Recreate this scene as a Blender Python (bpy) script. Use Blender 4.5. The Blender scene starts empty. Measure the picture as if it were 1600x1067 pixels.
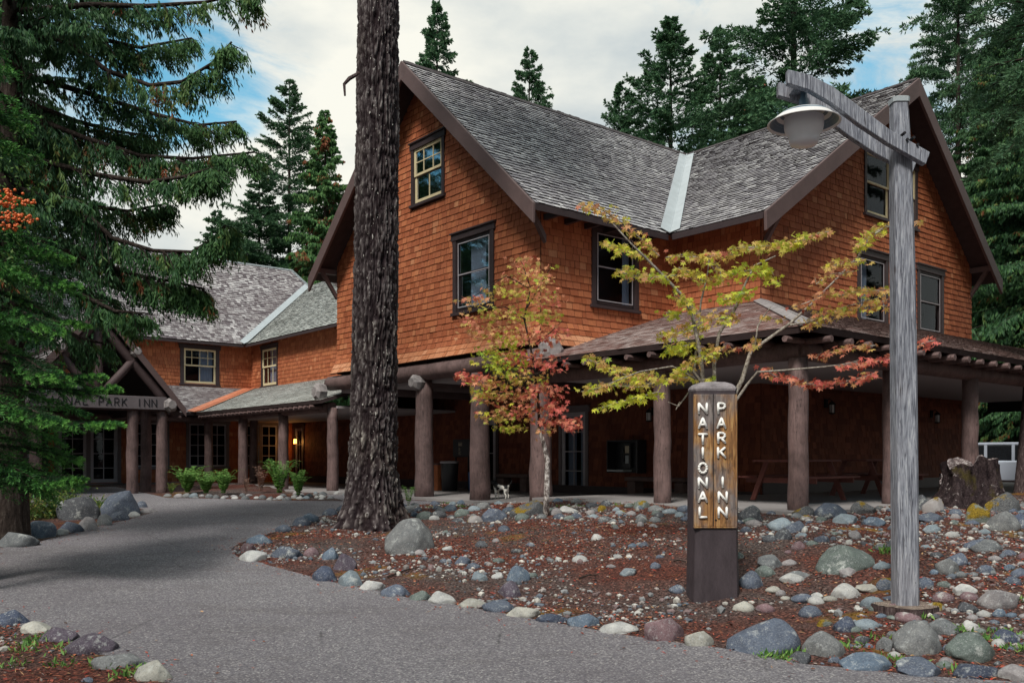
import bpy, bmesh, math, random
import numpy as np
from math import sin, cos, pi, radians, sqrt, atan2, exp
from mathutils import Vector, Matrix, geometry
random.seed(7); RN = np.random.default_rng(7)
SC = bpy.context.scene
COL = SC.collection

# ------------------------------------------------ camera, sky, sun, exposure
FPX, CX, HY, CAMZ = 1398.0, 800.0, 712.0, 1.6
cd = bpy.data.cameras.new('camera'); cam = bpy.data.objects.new('camera', cd); COL.objects.link(cam)
cam.location = (0, 0, CAMZ); cam.rotation_euler = (radians(90), 0, 0)
cd.sensor_width = 36; cd.lens = 36 * FPX / 1600; cd.shift_y = (HY - 533.5) / 1600
cd.clip_end = 900; cd.clip_start = 0.05
SC.camera = cam
SUN_EL, SUN_AZ = 50, 203           # azimuth the light comes FROM, degrees clockwise from +Y
world = bpy.data.worlds.new('World'); SC.world = world; world.use_nodes = True
def build_world():
    nt = world.node_tree; nt.nodes.clear(); N = nt.nodes.new; L = nt.links.new
    out = N('ShaderNodeOutputWorld'); bg = N('ShaderNodeBackground'); bg.inputs[1].default_value = 0.1
    sky = N('ShaderNodeTexSky'); sky.sky_type = 'NISHITA'; sky.sun_disc = False
    sky.sun_elevation = radians(SUN_EL); sky.sun_rotation = radians(SUN_AZ); sky.altitude = 800
    tc = N('ShaderNodeTexCoord')
    mp = N('ShaderNodeMapping'); mp.inputs['Scale'].default_value = (1, 1, 2.2)
    L(tc.outputs['Generated'], mp.inputs[0])
    n1 = N('ShaderNodeTexNoise'); n1.inputs['Scale'].default_value = 3.4; n1.inputs['Detail'].default_value = 7; n1.inputs['Roughness'].default_value = .55
    L(mp.outputs[0], n1.inputs['Vector'])
    r1 = N('ShaderNodeValToRGB')      # cloud body: grey undersides to cream
    e = r1.color_ramp.elements; e[0].position = .34; e[0].color = (2.7, 3.1, 3.3, 1); e[1].position = .62; e[1].color = (5.1, 5.05, 4.55, 1)
    L(n1.outputs[0], r1.inputs[0])
    # openings in the cloud: a few directions where blue shows, ragged by noise
    def hole(d, c0, c1):
        v = N('ShaderNodeVectorMath'); v.operation = 'DOT_PRODUCT'; v.inputs[1].default_value = Vector(d).normalized()
        nn = N('ShaderNodeVectorMath'); nn.operation = 'NORMALIZE'; L(tc.outputs['Generated'], nn.inputs[0]); L(nn.outputs[0], v.inputs[0])
        m = N('ShaderNodeMapRange'); m.inputs[1].default_value = c0; m.inputs[2].default_value = c1; L(v.outputs['Value'], m.inputs[0]); return m.outputs[0]
    h1 = hole((-.385, 1, .475), .978, .9997); h2 = hole((.40, 1, .44), .93, .998); h3 = hole((.7, -1, 1.2), .8, 1.0); h4 = hole((-1.4, .4, .9), .85, 1.0)
    s = None
    for h, a in ((h1, .62), (h2, .42), (h3, .7), (h4, .7)):
        mu = N('ShaderNodeMath'); mu.operation = 'MULTIPLY'; mu.inputs[1].default_value = a; L(h, mu.inputs[0])
        if s is None: s = mu.outputs[0]
        else:
            ad = N('ShaderNodeMath'); ad.operation = 'ADD'; L(s, ad.inputs[0]); L(mu.outputs[0], ad.inputs[1]); s = ad.outputs[0]
    n2 = N('ShaderNodeTexNoise'); n2.inputs['Scale'].default_value = 6.5; n2.inputs['Detail'].default_value = 9; n2.inputs['Roughness'].default_value = .66; n2.inputs['Distortion'].default_value = .5; L(mp.outputs[0], n2.inputs['Vector'])
    a1 = N('ShaderNodeMath'); a1.operation = 'ADD'; L(s, a1.inputs[0]); L(n2.outputs[0], a1.inputs[1])
    mr = N('ShaderNodeMapRange'); mr.interpolation_type = 'SMOOTHSTEP'; mr.inputs[1].default_value = .82; mr.inputs[2].default_value = 1.14; mr.inputs[4].default_value = .9
    L(a1.outputs[0], mr.inputs[0])
    blue = N('ShaderNodeMix'); blue.data_type = 'RGBA'; blue.blend_type = 'MULTIPLY'; blue.inputs[0].default_value = 1
    L(sky.outputs[0], blue.inputs[6]); blue.inputs[7].default_value = (.45, 1.15, 1.05, 1)
    mx = N('ShaderNodeMix'); mx.data_type = 'RGBA'
    L(mr.outputs[0], mx.inputs[0]); L(r1.outputs[0], mx.inputs[6]); L(blue.outputs[2], mx.inputs[7])
    L(mx.outputs[2], bg.inputs[0]); L(bg.outputs[0], out.inputs[0])
build_world()
sl = bpy.data.lights.new('sun', 'SUN'); sl.energy = 2.1; sl.angle = radians(13); sl.color = (1, .95, .87)
so = bpy.data.objects.new('sun', sl); COL.objects.link(so)
az = radians(SUN_AZ); sd = Vector((sin(az) * cos(radians(SUN_EL)), cos(az) * cos(radians(SUN_EL)), sin(radians(SUN_EL))))
so.rotation_euler = (-sd).to_track_quat('-Z', 'Y').to_euler(); so.location = (0, 0, 40)
SC.view_settings.view_transform = 'Standard'; SC.view_settings.look = 'None'; SC.view_settings.exposure = 0.93
SC.view_settings.gamma = 1; SC.view_settings.use_curve_mapping = False
SC.render.engine = 'CYCLES'; SC.cycles.max_bounces = 6; SC.cycles.transparent_max_bounces = 12

# ------------------------------------------------ helpers
C0 = Vector((.61, 19.0, 0)); D1 = Vector((.635, -.7725, 0)).normalized(); D2 = Vector((.7725, .635, 0)).normalized(); Z = Vector((0, 0, 1))
def bp(m, k, z=0): return C0 + D1 * m + D2 * k + Z * z

def hash3(ix, iy, iz):
    h = (ix.astype(np.int64) * 374761393 + iy.astype(np.int64) * 668265263 + iz.astype(np.int64) * 2147483647 + 1013904223) & 0xffffffff
    h = ((h ^ (h >> 13)) * 1274126177) & 0xffffffff
    h = h ^ (h >> 16)
    return (h & 0xffff) / 65535.0
def vnoise(x, y, z):
    x, y, z = [np.asarray(a, float) for a in (x, y, z)]
    x, y, z = np.broadcast_arrays(x, y, z)
    ix, iy, iz = np.floor(x), np.floor(y), np.floor(z)
    fx, fy, fz = x - ix, y - iy, z - iz
    fx, fy, fz = [f * f * (3 - 2 * f) for f in (fx, fy, fz)]
    r = 0
    for a in (0, 1):
        for b in (0, 1):
            for c in (0, 1):
                w = (fx if a else 1 - fx) * (fy if b else 1 - fy) * (fz if c else 1 - fz)
                r = r + w * hash3(ix + a, iy + b, iz + c)
    return r
def fbm(x, y, z, o=3):
    r, a, t = 0, 1, 0
    for i in range(o):
        r = r + a * vnoise(np.asarray(x) * 2 ** i + 17 * i, np.asarray(y) * 2 ** i, np.asarray(z) * 2 ** i); t += a; a *= .5
    return r / t

def root_of(o):
    while o.parent is not None: o = o.parent
    return o
def tag(o, label=None, cat=None, group=None, kind=None):
    if label: o['label'] = label
    if cat: o['category'] = cat
    if group: o['group'] = group
    if kind: o['kind'] = kind
    return o
def empty(name, loc, label=None, cat=None, group=None, kind=None):
    o = bpy.data.objects.new(name, None); COL.objects.link(o); o.location = loc; o.empty_display_size = .3
    return tag(o, label, cat, group, kind)
def link(name, me, parent=None, loc=None):
    o = bpy.data.objects.new(name, me); COL.objects.link(o)
    if parent is not None: o.parent = parent
    if loc is not None: o.location = loc
    return o
def np_mesh(name, V, F4=None, F3=None, mats=(), mi4=None, mi3=None, smooth=False):
    """V (n,3), quads (m,4), tris (k,3)"""
    me = bpy.data.meshes.new(name)
    V = np.asarray(V, dtype=np.float32)
    n4 = 0 if F4 is None else len(F4); n3 = 0 if F3 is None else len(F3)
    me.vertices.add(len(V)); me.vertices.foreach_set('co', V.ravel())
    idx = []; st = []; tot = []; mi = []
    if n4: idx.append(np.asarray(F4).ravel()); st.append(np.arange(n4) * 4); tot.append(np.full(n4, 4)); mi.append(np.zeros(n4) if mi4 is None else mi4)
    if n3: idx.append(np.asarray(F3).ravel()); st.append(n4 * 4 + np.arange(n3) * 3); tot.append(np.full(n3, 3)); mi.append(np.zeros(n3) if mi3 is None else mi3)
    idx = np.concatenate(idx).astype(np.int32)
    me.loops.add(len(idx)); me.loops.foreach_set('vertex_index', idx)
    me.polygons.add(n4 + n3); me.polygons.foreach_set('loop_start', np.concatenate(st).astype(np.int32))
    me.polygons.foreach_set('loop_total', np.concatenate(tot).astype(np.int32))
    for m in mats: me.materials.append(m)
    me.polygons.foreach_set('material_index', np.concatenate(mi).astype(np.int32))
    me.polygons.foreach_set('use_smooth', np.full(n4 + n3, smooth))
    me.update(calc_edges=True); me.validate()
    return me
def set_attr(me, name, vals, dom='FACE'):
    a = me.attributes.new(name, 'FLOAT', dom); a.data.foreach_set('value', np.asarray(vals, np.float32))
def set_col(me, name, vals, dom='FACE'):
    v = np.asarray(vals, np.float32)
    if v.shape[1] == 3: v = np.hstack([v, np.ones((len(v), 1), np.float32)])
    a = me.attributes.new(name, 'FLOAT_COLOR', 'POINT' if dom == 'POINT' else dom) if False else me.attributes.new(name, 'FLOAT_VECTOR', dom)
    a.data.foreach_set('vector', v[:, :3].ravel())

class MB:
    def __init__(s): s.V = []; s.F = []; s.M = []; s.mi = 0
    def add(s, vs, fs):
        b = len(s.V); s.V += [Vector(v) for v in vs]; s.F += [[b + i for i in f] for f in fs]; s.M += [s.mi] * len(fs); return s
    def obox(s, O, U, W, N, u0, u1, v0, v1, n0, n1):
        vs = [O + U * u + W * v + N * n for n in (n0, n1) for v in (v0, v1) for u in (u0, u1)]
        return s.add(vs, [(0, 2, 3, 1), (4, 5, 7, 6), (0, 1, 5, 4), (2, 6, 7, 3), (0, 4, 6, 2), (1, 3, 7, 5)])
    def box(s, x0, x1, y0, y1, z0, z1):
        return s.obox(Vector((0, 0, 0)), Vector((1, 0, 0)), Vector((0, 1, 0)), Z, x0, x1, y0, y1, z0, z1)
    def prism(s, poly, off):
        n = len(poly); poly = [Vector(p) for p in poly]; off = Vector(off)
        return s.add(poly + [p + off for p in poly], [list(range(n))[::-1], list(range(n, 2 * n))] + [(i, (i + 1) % n, n + (i + 1) % n, n + i) for i in range(n)])
    def tube(s, path, rad, seg=10, cap=True, jit=0, flat=None):
        path = [Vector(p) for p in path]; n = len(path)
        if not hasattr(rad, '__len__'): rad = [rad] * n
        vs = []; up = None
        for i, p in enumerate(path):
            t = (path[min(i + 1, n - 1)] - path[max(i - 1, 0)])
            if t.length < 1e-9: t = Z.copy()
            t.normalize()
            a = (Vector((1, 0, 0)) if abs(t.x) < .9 else Vector((0, 1, 0))) if up is None else up
            a = (a - t * a.dot(t)).normalized(); up = a; b = t.cross(a)
            for j in range(seg):
                q = 2 * pi * j / seg; r = rad[i] * (1 + random.uniform(-jit, jit))
                vs.append(p + a * cos(q) * r + b * sin(q) * r)
        fs = [(i * seg + j, i * seg + (j + 1) % seg, (i + 1) * seg + (j + 1) % seg, (i + 1) * seg + j) for i in range(n - 1) for j in range(seg)]
        if cap: fs += [list(range(seg))[::-1], [(n - 1) * seg + j for j in range(seg)]]
        return s.add(vs, fs)
    def lathe(s, c, prof, seg=24, ax=None):
        c = Vector(c); vs = [c + Vector((r * cos(2 * pi * j / seg), r * sin(2 * pi * j / seg), z)) for r, z in prof for j in range(seg)]
        n = len(prof)
        fs = [(i * seg + j, i * seg + (j + 1) % seg, (i + 1) * seg + (j + 1) % seg, (i + 1) * seg + j) for i in range(n - 1) for j in range(seg)]
        return s.add(vs, fs)
    def build(s, name, mats, parent=None, smooth=False, kind=None, loc=None, bevel=0, fix=True):
        if not isinstance(mats, (list, tuple)): mats = [mats]
        off = root_of(parent).location.copy() if parent is not None else (Vector(loc) if loc is not None else sum(s.V, Vector()) / max(1, len(s.V)))
        if parent is None and loc is None: off.z = min(v.z for v in s.V)
        me = bpy.data.meshes.new(name); me.from_pydata([tuple(v - off) for v in s.V], [], s.F)
        for m in mats: me.materials.append(m)
        me.polygons.foreach_set('material_index', s.M)
        if fix or bevel:
            bm = bmesh.new(); bm.from_mesh(me)
            if fix: bmesh.ops.recalc_face_normals(bm, faces=bm.faces)
            if bevel: bmesh.ops.bevel(bm, geom=bm.edges[:] , offset=bevel, segments=1, affect='EDGES', clamp_overlap=True)
            bm.to_mesh(me); bm.free()
        if smooth: me.polygons.foreach_set('use_smooth', [True] * len(me.polygons))
        me.update()
        o = link(name, me, parent, None if parent is not None else off)
        if kind: o['kind'] = kind
        return o

# ------------------------------------------------ materials
def lin(c):
    """hex or 0-255 srgb -> linear"""
    return tuple(((x / 255) / 12.92 if x / 255 <= .04045 else ((x / 255 + .055) / 1.055) ** 2.4) for x in c)
class G:
    def __init__(s, name):
        s.m = bpy.data.materials.new(name); s.m.use_nodes = True; s.t = s.m.node_tree; s.t.nodes.clear()
        s.out = s.n('ShaderNodeOutputMaterial'); s.p = s.n('ShaderNodeBsdfPrincipled'); s.t.links.new(s.p.outputs[0], s.out.inputs[0])
        s.tc = s.n('ShaderNodeTexCoord').outputs['Object']
    def n(s, k): return s.t.nodes.new(k)
    def l(s, a, b): s.t.links.new(a, b)
    def geo(s): return s.n('ShaderNodeNewGeometry').outputs['Position']
    def mapv(s, sc, v=None):
        m = s.n('ShaderNodeMapping'); m.inputs['Scale'].default_value = sc; s.l(v or s.tc, m.inputs[0]); return m.outputs[0]
    def noise(s, scale, detail=4, rough=.55, v=None, dist=0):
        n = s.n('ShaderNodeTexNoise'); n.inputs['Scale'].default_value = scale; n.inputs['Detail'].default_value = detail
        n.inputs['Roughness'].default_value = rough; n.inputs['Distortion'].default_value = dist; s.l(v or s.tc, n.inputs['Vector']); return n.outputs[0]
    def voro(s, scale, v=None, feat='F1', out=0):
        n = s.n('ShaderNodeTexVoronoi'); n.feature = feat; n.inputs['Scale'].default_value = scale; s.l(v or s.tc, n.inputs['Vector']); return n.outputs[out]
    def ramp(s, f, st):
        r = s.n('ShaderNodeValToRGB'); e = r.color_ramp.elements
        while len(e) < len(st): e.new(.5)
        for i, (p, c) in enumerate(st): e[i].position = p; e[i].color = (*c, 1) if len(c) == 3 else c
        s.l(f, r.inputs[0]); return r.outputs[0]
    def rng(s, f, a, b, c=0., d=1.):
        r = s.n('ShaderNodeMapRange'); r.inputs[1].default_value = a; r.inputs[2].default_value = b; r.inputs[3].default_value = c; r.inputs[4].default_value = d
        s.l(f, r.inputs[0]); return r.outputs[0]
    def mix(s, f, a, b, mode='MIX'):
        m = s.n('ShaderNodeMix'); m.data_type = 'RGBA'; m.blend_type = mode
        for i, x in ((0, f), (6, a), (7, b)):
            if isinstance(x, (int, float)): m.inputs[i].default_value = x
            elif isinstance(x, tuple): m.inputs[i].default_value = (*x, 1)
            else: s.l(x, m.inputs[i])
        return m.outputs[2]
    def math(s, op, a, b=0.):
        m = s.n('ShaderNodeMath'); m.operation = op
        for i, x in ((0, a), (1, b)):
            if isinstance(x, (int, float)): m.inputs[i].default_value = x
            else: s.l(x, m.inputs[i])
        return m.outputs[0]
    def attr(s, name, out='Fac'):
        a = s.n('ShaderNodeAttribute'); a.attribute_name = name; return a.outputs[out]
    def oi(s, out='Random'): return s.n('ShaderNodeObjectInfo').outputs[out]
    def bump(s, h, st=.5, d=.01):
        b = s.n('ShaderNodeBump'); b.inputs['Strength'].default_value = st; b.inputs['Distance'].default_value = d
        s.l(h, b.inputs['Height']); s.l(b.outputs[0], s.p.inputs['Normal'])
    def fin(s, col, rough=.8, spec=.3):
        if isinstance(col, tuple): s.p.inputs['Base Color'].default_value = (*col, 1)
        else: s.l(col, s.p.inputs['Base Color'])
        if isinstance(rough, (int, float)): s.p.inputs['Roughness'].default_value = rough
        else: s.l(rough, s.p.inputs['Roughness'])
        s.p.inputs['Specular IOR Level'].default_value = spec
        return s.m
def simple(name, c, rough=.7, var=.25, sc=6, bs=.2, spec=.3, stretch=(1, 1, 1)):
    g = G(name); v = g.mapv(stretch); n = g.noise(sc, 5, v=v)
    c2 = tuple(x * (1 - var) for x in c); c1 = tuple(min(1, x * (1 + var)) for x in c)
    n2 = g.noise(sc * 6, 3, v=v); g.bump(n2, bs, .006)
    return g.fin(g.ramp(g.math('ADD', g.math('MULTIPLY', n, .7), g.math('MULTIPLY', n2, .3)), [(.3, c2), (.7, c1)]), rough, spec)
def rnd(g):
    return g.math('FRACT', g.math('ADD', g.attr('tint'), g.math('MULTIPLY', g.oi(), 7.31)))
def shingle_mat(name, stops, stain=None, fac=.5):
    g = G(name); p = g.geo(); r = rnd(g)
    c = g.ramp(r, stops)
    gr = g.noise(60, 3, v=g.mapv((1, 1, .12), p)); c = g.mix(g.rng(gr, .35, .7, 0, .28), c, tuple(x * .45 for x in stops[0][1]))
    if stain: c = g.mix(g.math('MULTIPLY', g.rng(g.noise(.55, 5, .65, v=p), .42, .68), fac), c, stain)
    g.bump(gr, .35, .004)
    return g.fin(c, .78, .25)
MAT = {}
MAT['wall'] = shingle_mat('stained_cedar_shingle', [(0, (.24, .068, .028)), (.05, (.33, .095, .038)), (.5, (.385, .122, .056)), (.95, (.48, .165, .070)), (1, (.54, .24, .12))], (.27, .075, .034), .5)
MAT['wallshaded'] = shingle_mat('shade_toned_porch_shingle', [(0, (.12, .036, .02)), (.5, (.19, .056, .03)), (1, (.25, .078, .042))], (.09, .032, .02), .6)  # wall shingle with the porch shade put into its colour
MAT['flare'] = shingle_mat('lighter_cedar_shingle', [(0, (.40, .15, .07)), (.5, (.52, .23, .12)), (1, (.60, .30, .17))], (.40, .13, .05), .5)  # lighter tone for the lowest courses of the flared skirt
MAT['wallbutt'] = simple('shingle_end_grain', (.10, .03, .015), .9)
MAT['core'] = simple('wall_sheathing', (.05, .02, .012), .9)
MAT['rA'] = shingle_mat('weathered_grey_roof_shingle', [(0, (.24, .23, .25)), (.35, (.38, .37, .385)), (1, (.62, .61, .61))], (.17, .155, .175), .7)
MAT['rB'] = shingle_mat('weathered_brown_roof_shingle', [(0, (.14, .075, .065)), (.4, (.30, .20, .18)), (1, (.58, .50, .48))], (.20, .075, .06), .75)
MAT['rC'] = shingle_mat('mossy_grey_roof_shingle', [(0, (.27, .29, .28)), (.4, (.42, .45, .43)), (1, (.62, .64, .61))], (.17, .18, .16), .6)
MAT['rD'] = shingle_mat('mottled_roof_shingle', [(0, (.11, .09, .10)), (.4, (.29, .265, .275)), (.7, (.42, .40, .405)), (1, (.58, .56, .56))], (.14, .115, .12), .7)
MAT['rbutt'] = simple('roof_shingle_end', (.028, .022, .024), .95)
MAT['trim'] = simple('dark_brown_trim', (.038, .026, .028), .55, .2, 3, .15, .4)
MAT['barge'] = simple('brown_barge_paint', (.105, .07, .068), .6, .15, 3, .15, .35)
MAT['soffit'] = simple('dark_soffit', (.045, .03, .03), .8)
MAT['pbutt'] = simple('porch_shingle_end', (.10, .068, .062), .95)
MAT['ceil'] = simple('porch_ceiling_paint', (.34, .31, .32), .7, .06, 2, .1)
def logmat(name, c):
    g = G(name); p = g.geo(); n = g.noise(3, 5, .6, v=p); cr = g.noise(5.5, 4, .6, v=g.mapv((3, 3, .22), p), dist=.6); fine = g.noise(26, 4, .7, v=g.mapv((1, 1, .3), p)); kn = g.voro(2.6, g.mapv((1, 1, .6), p))
    b = g.ramp(g.math('ADD', g.math('MULTIPLY', n, .6), g.math('MULTIPLY', fine, .4)), [(.35, tuple(x * .62 for x in c)), (.5, c), (.68, tuple(min(1, x * 1.5) for x in c))])
    line = g.rng(g.math('ABSOLUTE', g.math('SUBTRACT', cr, .5)), 0., .010, 1., 0.); b = g.mix(g.math('MULTIPLY', line, .85), b, (.02, .013, .013)); kk = g.rng(kn, .03, .07, .8, 0); b = g.mix(kk, b, (.035, .022, .02))
    g.bump(g.math('SUBTRACT', fine, g.math('ADD', line, kk)), .6, .012); return g.fin(b, .62, .3)
MAT['log'] = logmat('brown_painted_log', (.14, .092, .088))
MAT['logdark'] = simple('dark_painted_log', (.07, .047, .048), .65, .25, 3, .4, .3)
MAT['logend'] = simple('weathered_log_end', (.24, .22, .22), .85, .5, 9, .9, .2)
MAT['cream'] = simple('cream_sash_paint', (.62, .53, .33), .5, .1, 4, .08, .4)
MAT['greysash'] = simple('grey_sash_paint', (.34, .325, .35), .5, .12, 4, .08, .4)
MAT['greytrim'] = simple('greybrown_trim_paint', (.135, .115, .122), .55, .12, 4, .08, .4)
MAT['curtain'] = simple('pale_blue_curtain', (.36, .42, .50), .85, .1, 3, .05)
MAT['dark'] = simple('dark_interior', (.012, .012, .015), .8)
MAT['flash'] = simple('galvanised_flashing', (.36, .40, .42), .5, .12, 3, .05, .5)
MAT['copper'] = simple('copper_valley', (.55, .20, .11), .5, .3, 4, .1, .5)
MAT['concrete'] = simple('concrete_slab', (.25, .235, .235), .85, .15, 3, .3)
def glass_mat():
    g = G('window_glass'); gl = g.n('ShaderNodeBsdfGlossy'); gl.inputs['Roughness'].default_value = .03; gl.inputs['Color'].default_value = (.75, .82, .9, 1)
    tr = g.n('ShaderNodeBsdfTransparent'); tr.inputs['Color'].default_value = (.62, .66, .72, 1)
    fr = g.n('ShaderNodeFresnel'); fr.inputs['IOR'].default_value = 1.55
    nz = g.noise(1.3, 2); b = g.n('ShaderNodeBump'); b.inputs['Strength'].default_value = .05; b.inputs['Distance'].default_value = .05; g.l(nz, b.inputs['Height']); g.l(b.outputs[0], gl.inputs['Normal'])
    mx = g.n('ShaderNodeMixShader'); g.l(g.math('MULTIPLY', fr.outputs[0], .42), mx.inputs[0]); g.l(tr.outputs[0], mx.inputs[1]); g.l(gl.outputs[0], mx.inputs[2]); g.l(mx.outputs[0], g.out.inputs[0]); return g.m
MAT['glass'] = glass_mat()
# ------------------------------------------------ terrain
def sst(t): t = np.clip(t, 0, 1); return t * t * (3 - 2 * t)
def g0(Y): return .52 * sst((np.asarray(Y, float) - 4.5) / 17.5)
def gp0(px, py):
    Y = 10.0
    for _ in range(60): Y = (CAMZ - float(g0(Y))) * FPX / max(py - HY, 1)
    return ((px - CX) / FPX * Y, Y)
ROAD_PX = [(-260, 918), (-60, 950), (0, 965), (30, 976), (60, 986), (110, 1004), (165, 1024), (215, 1042), (290, 1078)]
ROAD_R = [(1600, 1066), (1530, 1062), (1440, 1056), (1350, 1047), (1250, 1037), (1190, 1024), (1120, 1012), (1060, 1004), (1000, 996), (960, 990), (900, 979), (850, 970), (800, 961), (745, 951),
          (690, 942), (640, 934), (590, 924), (540, 913), (500, 905), (450, 892), (410, 880), (380, 874), (366, 866), (362, 858), (372, 849), (405, 840), (445, 825), (480, 813), (510, 804), (545, 796), (610, 790), (700, 786)]
ROAD_L = [(246, 799), (228, 804), (200, 812), (165, 820), (130, 829), (90, 839), (50, 850), (0, 857), (-80, 868), (-260, 890)]
pl = [gp0(*p) for p in ROAD_PX] + [(-2.6, 3.2), (-1.6, -2.0), (9.0, -2.0), (9.5, 4.6), (5.6, 5.9)] + [gp0(*p) for p in ROAD_R]
wk = lambda m, k: tuple(bp(m, k)[:2])
pl += [wk(-5.2, -.55), wk(-9.0, -.55), gp0(540, 783), gp0(440, 782), gp0(330, 779), gp0(262, 778), wk(-18.6, -3.4), wk(-18.6, -9.5), wk(-13.5, -9.5), gp0(40, 784), gp0(150, 788), gp0(220, 794)] + [gp0(*p) for p in ROAD_L]
ROAD = np.array(pl)
def in_poly(X, Y, P):
    X = np.asarray(X, float); Y = np.asarray(Y, float); c = np.zeros(X.shape, bool); n = len(P); j = n - 1
    for i in range(n):
        xi, yi = P[i]; xj, yj = P[j]
        t = ((yi > Y) != (yj > Y)) & (X < (xj - xi) * (Y - yi) / ((yj - yi) + 1e-12) + xi)
        c ^= t; j = i
    return c
def dist_poly(X, Y, P):
    X = np.asarray(X, float); Y = np.asarray(Y, float); d = np.full(X.shape, 1e9); n = len(P)
    for i in range(n):
        a = P[i]; b = P[(i + 1) % n]; e = b - a; L = e @ e + 1e-12
        t = np.clip(((X - a[0]) * e[0] + (Y - a[1]) * e[1]) / L, 0, 1)
        d = np.minimum(d, np.hypot(X - a[0] - t * e[0], Y - a[1] - t * e[1]))
    return d
BLD = np.array([wk(-9.3, -.35), wk(-.2, -.35), wk(-.2, -.1), wk(6.6, -.45), wk(6.6, 20), wk(-30, 20), wk(-30, -16), wk(-20.5, -16), wk(-20.5, -.3)])
def gz(X, Y, micro=True):
    X = np.asarray(X, float); Y = np.asarray(Y, float)
    inn = in_poly(X, Y, ROAD); d = np.where(inn, 0, dist_poly(X, Y, ROAD))
    amp = .26 * sst((X + 1.5) / 5.5) + .13
    b = amp * sst(d / 4.2)
    b = b + np.where(inn, 0, (fbm(X * .9, Y * .9, 0 * X, 3) - .5) * .16 * sst(d / 1.2))
    bl = in_poly(X, Y, BLD)
    z = g0(Y) + b - .62 * sst((X - 13) / 3) * sst((Y - 24) / 4)
    z = np.where(bl, np.minimum(z, .42), z)
    if micro: z = z + np.where(inn | bl, 0, (fbm(X * 7, Y * 7, 0 * X + 3, 3) - .5) * .035)
    far = sst((Y - 45) / 60); z = z + far * 3.0 * fbm(X * .02, Y * .02, 0 * X, 2)
    return z
def gzf(x, y): return float(gz(np.array([x]), np.array([y]), False)[0])
def gp(px, py):
    """world point where the view ray through photo pixel (px,py) meets the ground"""
    s = (px - CX) / FPX; t = (py - HY) / FPX
    Y = np.linspace(4.5, 60, 1400); h = CAMZ - t * Y - gz(s * Y, Y, False)
    i = int(np.argmax(h < 0)); 
    if h[i] >= 0: i = len(Y) - 1
    y = Y[i - 1] + (Y[i] - Y[i - 1]) * h[i - 1] / (h[i - 1] - h[i] + 1e-12) if i else Y[0]
    return Vector((s * y, y, gzf(s * y, y)))
def pxd(px, py, Y): return Vector(((px - CX) / FPX * Y, Y, CAMZ + (HY - py) / FPX * Y))

def ground_mats():
    g = G('forest_floor'); p = g.geo()
    n1 = g.noise(.55, 4, .6, v=p); n2 = g.noise(34, 5, .7, v=p); n3 = g.voro(70, p); 
    red = g.ramp(n2, [(.38, (.022, .013, .012)), (.5, (.085, .034, .027)), (.60, (.20, .062, .042)), (.72, (.36, .19, .14))])
    grey = g.ramp(n2, [(.38, (.022, .017, .018)), (.5, (.075, .056, .052)), (.60, (.16, .125, .115)), (.74, (.36, .32, .31))])
    c = g.mix(g.rng(n1, .40, .60), grey, red)
    moss = g.ramp(g.noise(50, 3, v=p), [(.3, (.10, .06, .01)), (.7, (.36, .20, .03))])
    c = g.mix(g.math('MULTIPLY', g.rng(g.noise(.9, 4, .6, v=g.mapv((1, 1, 1), p)), .60, .69), .7), c, moss)
    g.bump(g.math('ADD', n2, g.math('MULTIPLY', n3, .5)), .9, .03)
    MAT['floor'] = g.fin(c, .95, .15)
    g = G('asphalt'); p = g.geo()
    v = g.voro(78, p, out=1); sp = g.n('ShaderNodeSeparateColor'); g.l(v, sp.inputs[0])
    base = g.ramp(sp.outputs[0], [(0, (.12, .112, .128)), (.4, (.19, .182, .20)), (.8, (.27, .26, .278)), (.92, (.38, .365, .37)), (1, (.50, .48, .47))])
    n = g.noise(.45, 5, .6, v=p); base = g.mix(g.rng(n, .35, .7, 0, .35), base, (.10, .08, .10), 'MIX')
    base = g.mix(g.rng(g.noise(3.2, 4, .7, v=p), .5, .75, 0, .35), base, (.17, .16, .17))
    cd_ = g.voro(.42, g.math and g.mapv((1, .7, 1), g.geo()), feat='DISTANCE_TO_EDGE'); ck = g.math('MULTIPLY', g.rng(g.math('ADD', cd_, g.math('MULTIPLY', g.noise(9, 4, .7, v=p), .03)), .012, .021, 1., 0.), g.rng(g.noise(.5, 2, v=p), .5, .56)); base = g.mix(g.math('MULTIPLY', ck, .6), base, (.03, .027, .03))
    base = g.mix(g.rng(g.noise(1.1, 6, .75, v=g.mapv((.5, 1.4, 1), p)), .52, .70, 0, .4), base, (.10, .085, .085))
    n4 = g.voro(150, p); g.bump(g.math('ADD', g.noise(120, 3, v=p), n4), .85, .012)
    MAT['asphalt'] = g.fin(base, .9, .3)
ground_mats()
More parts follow.
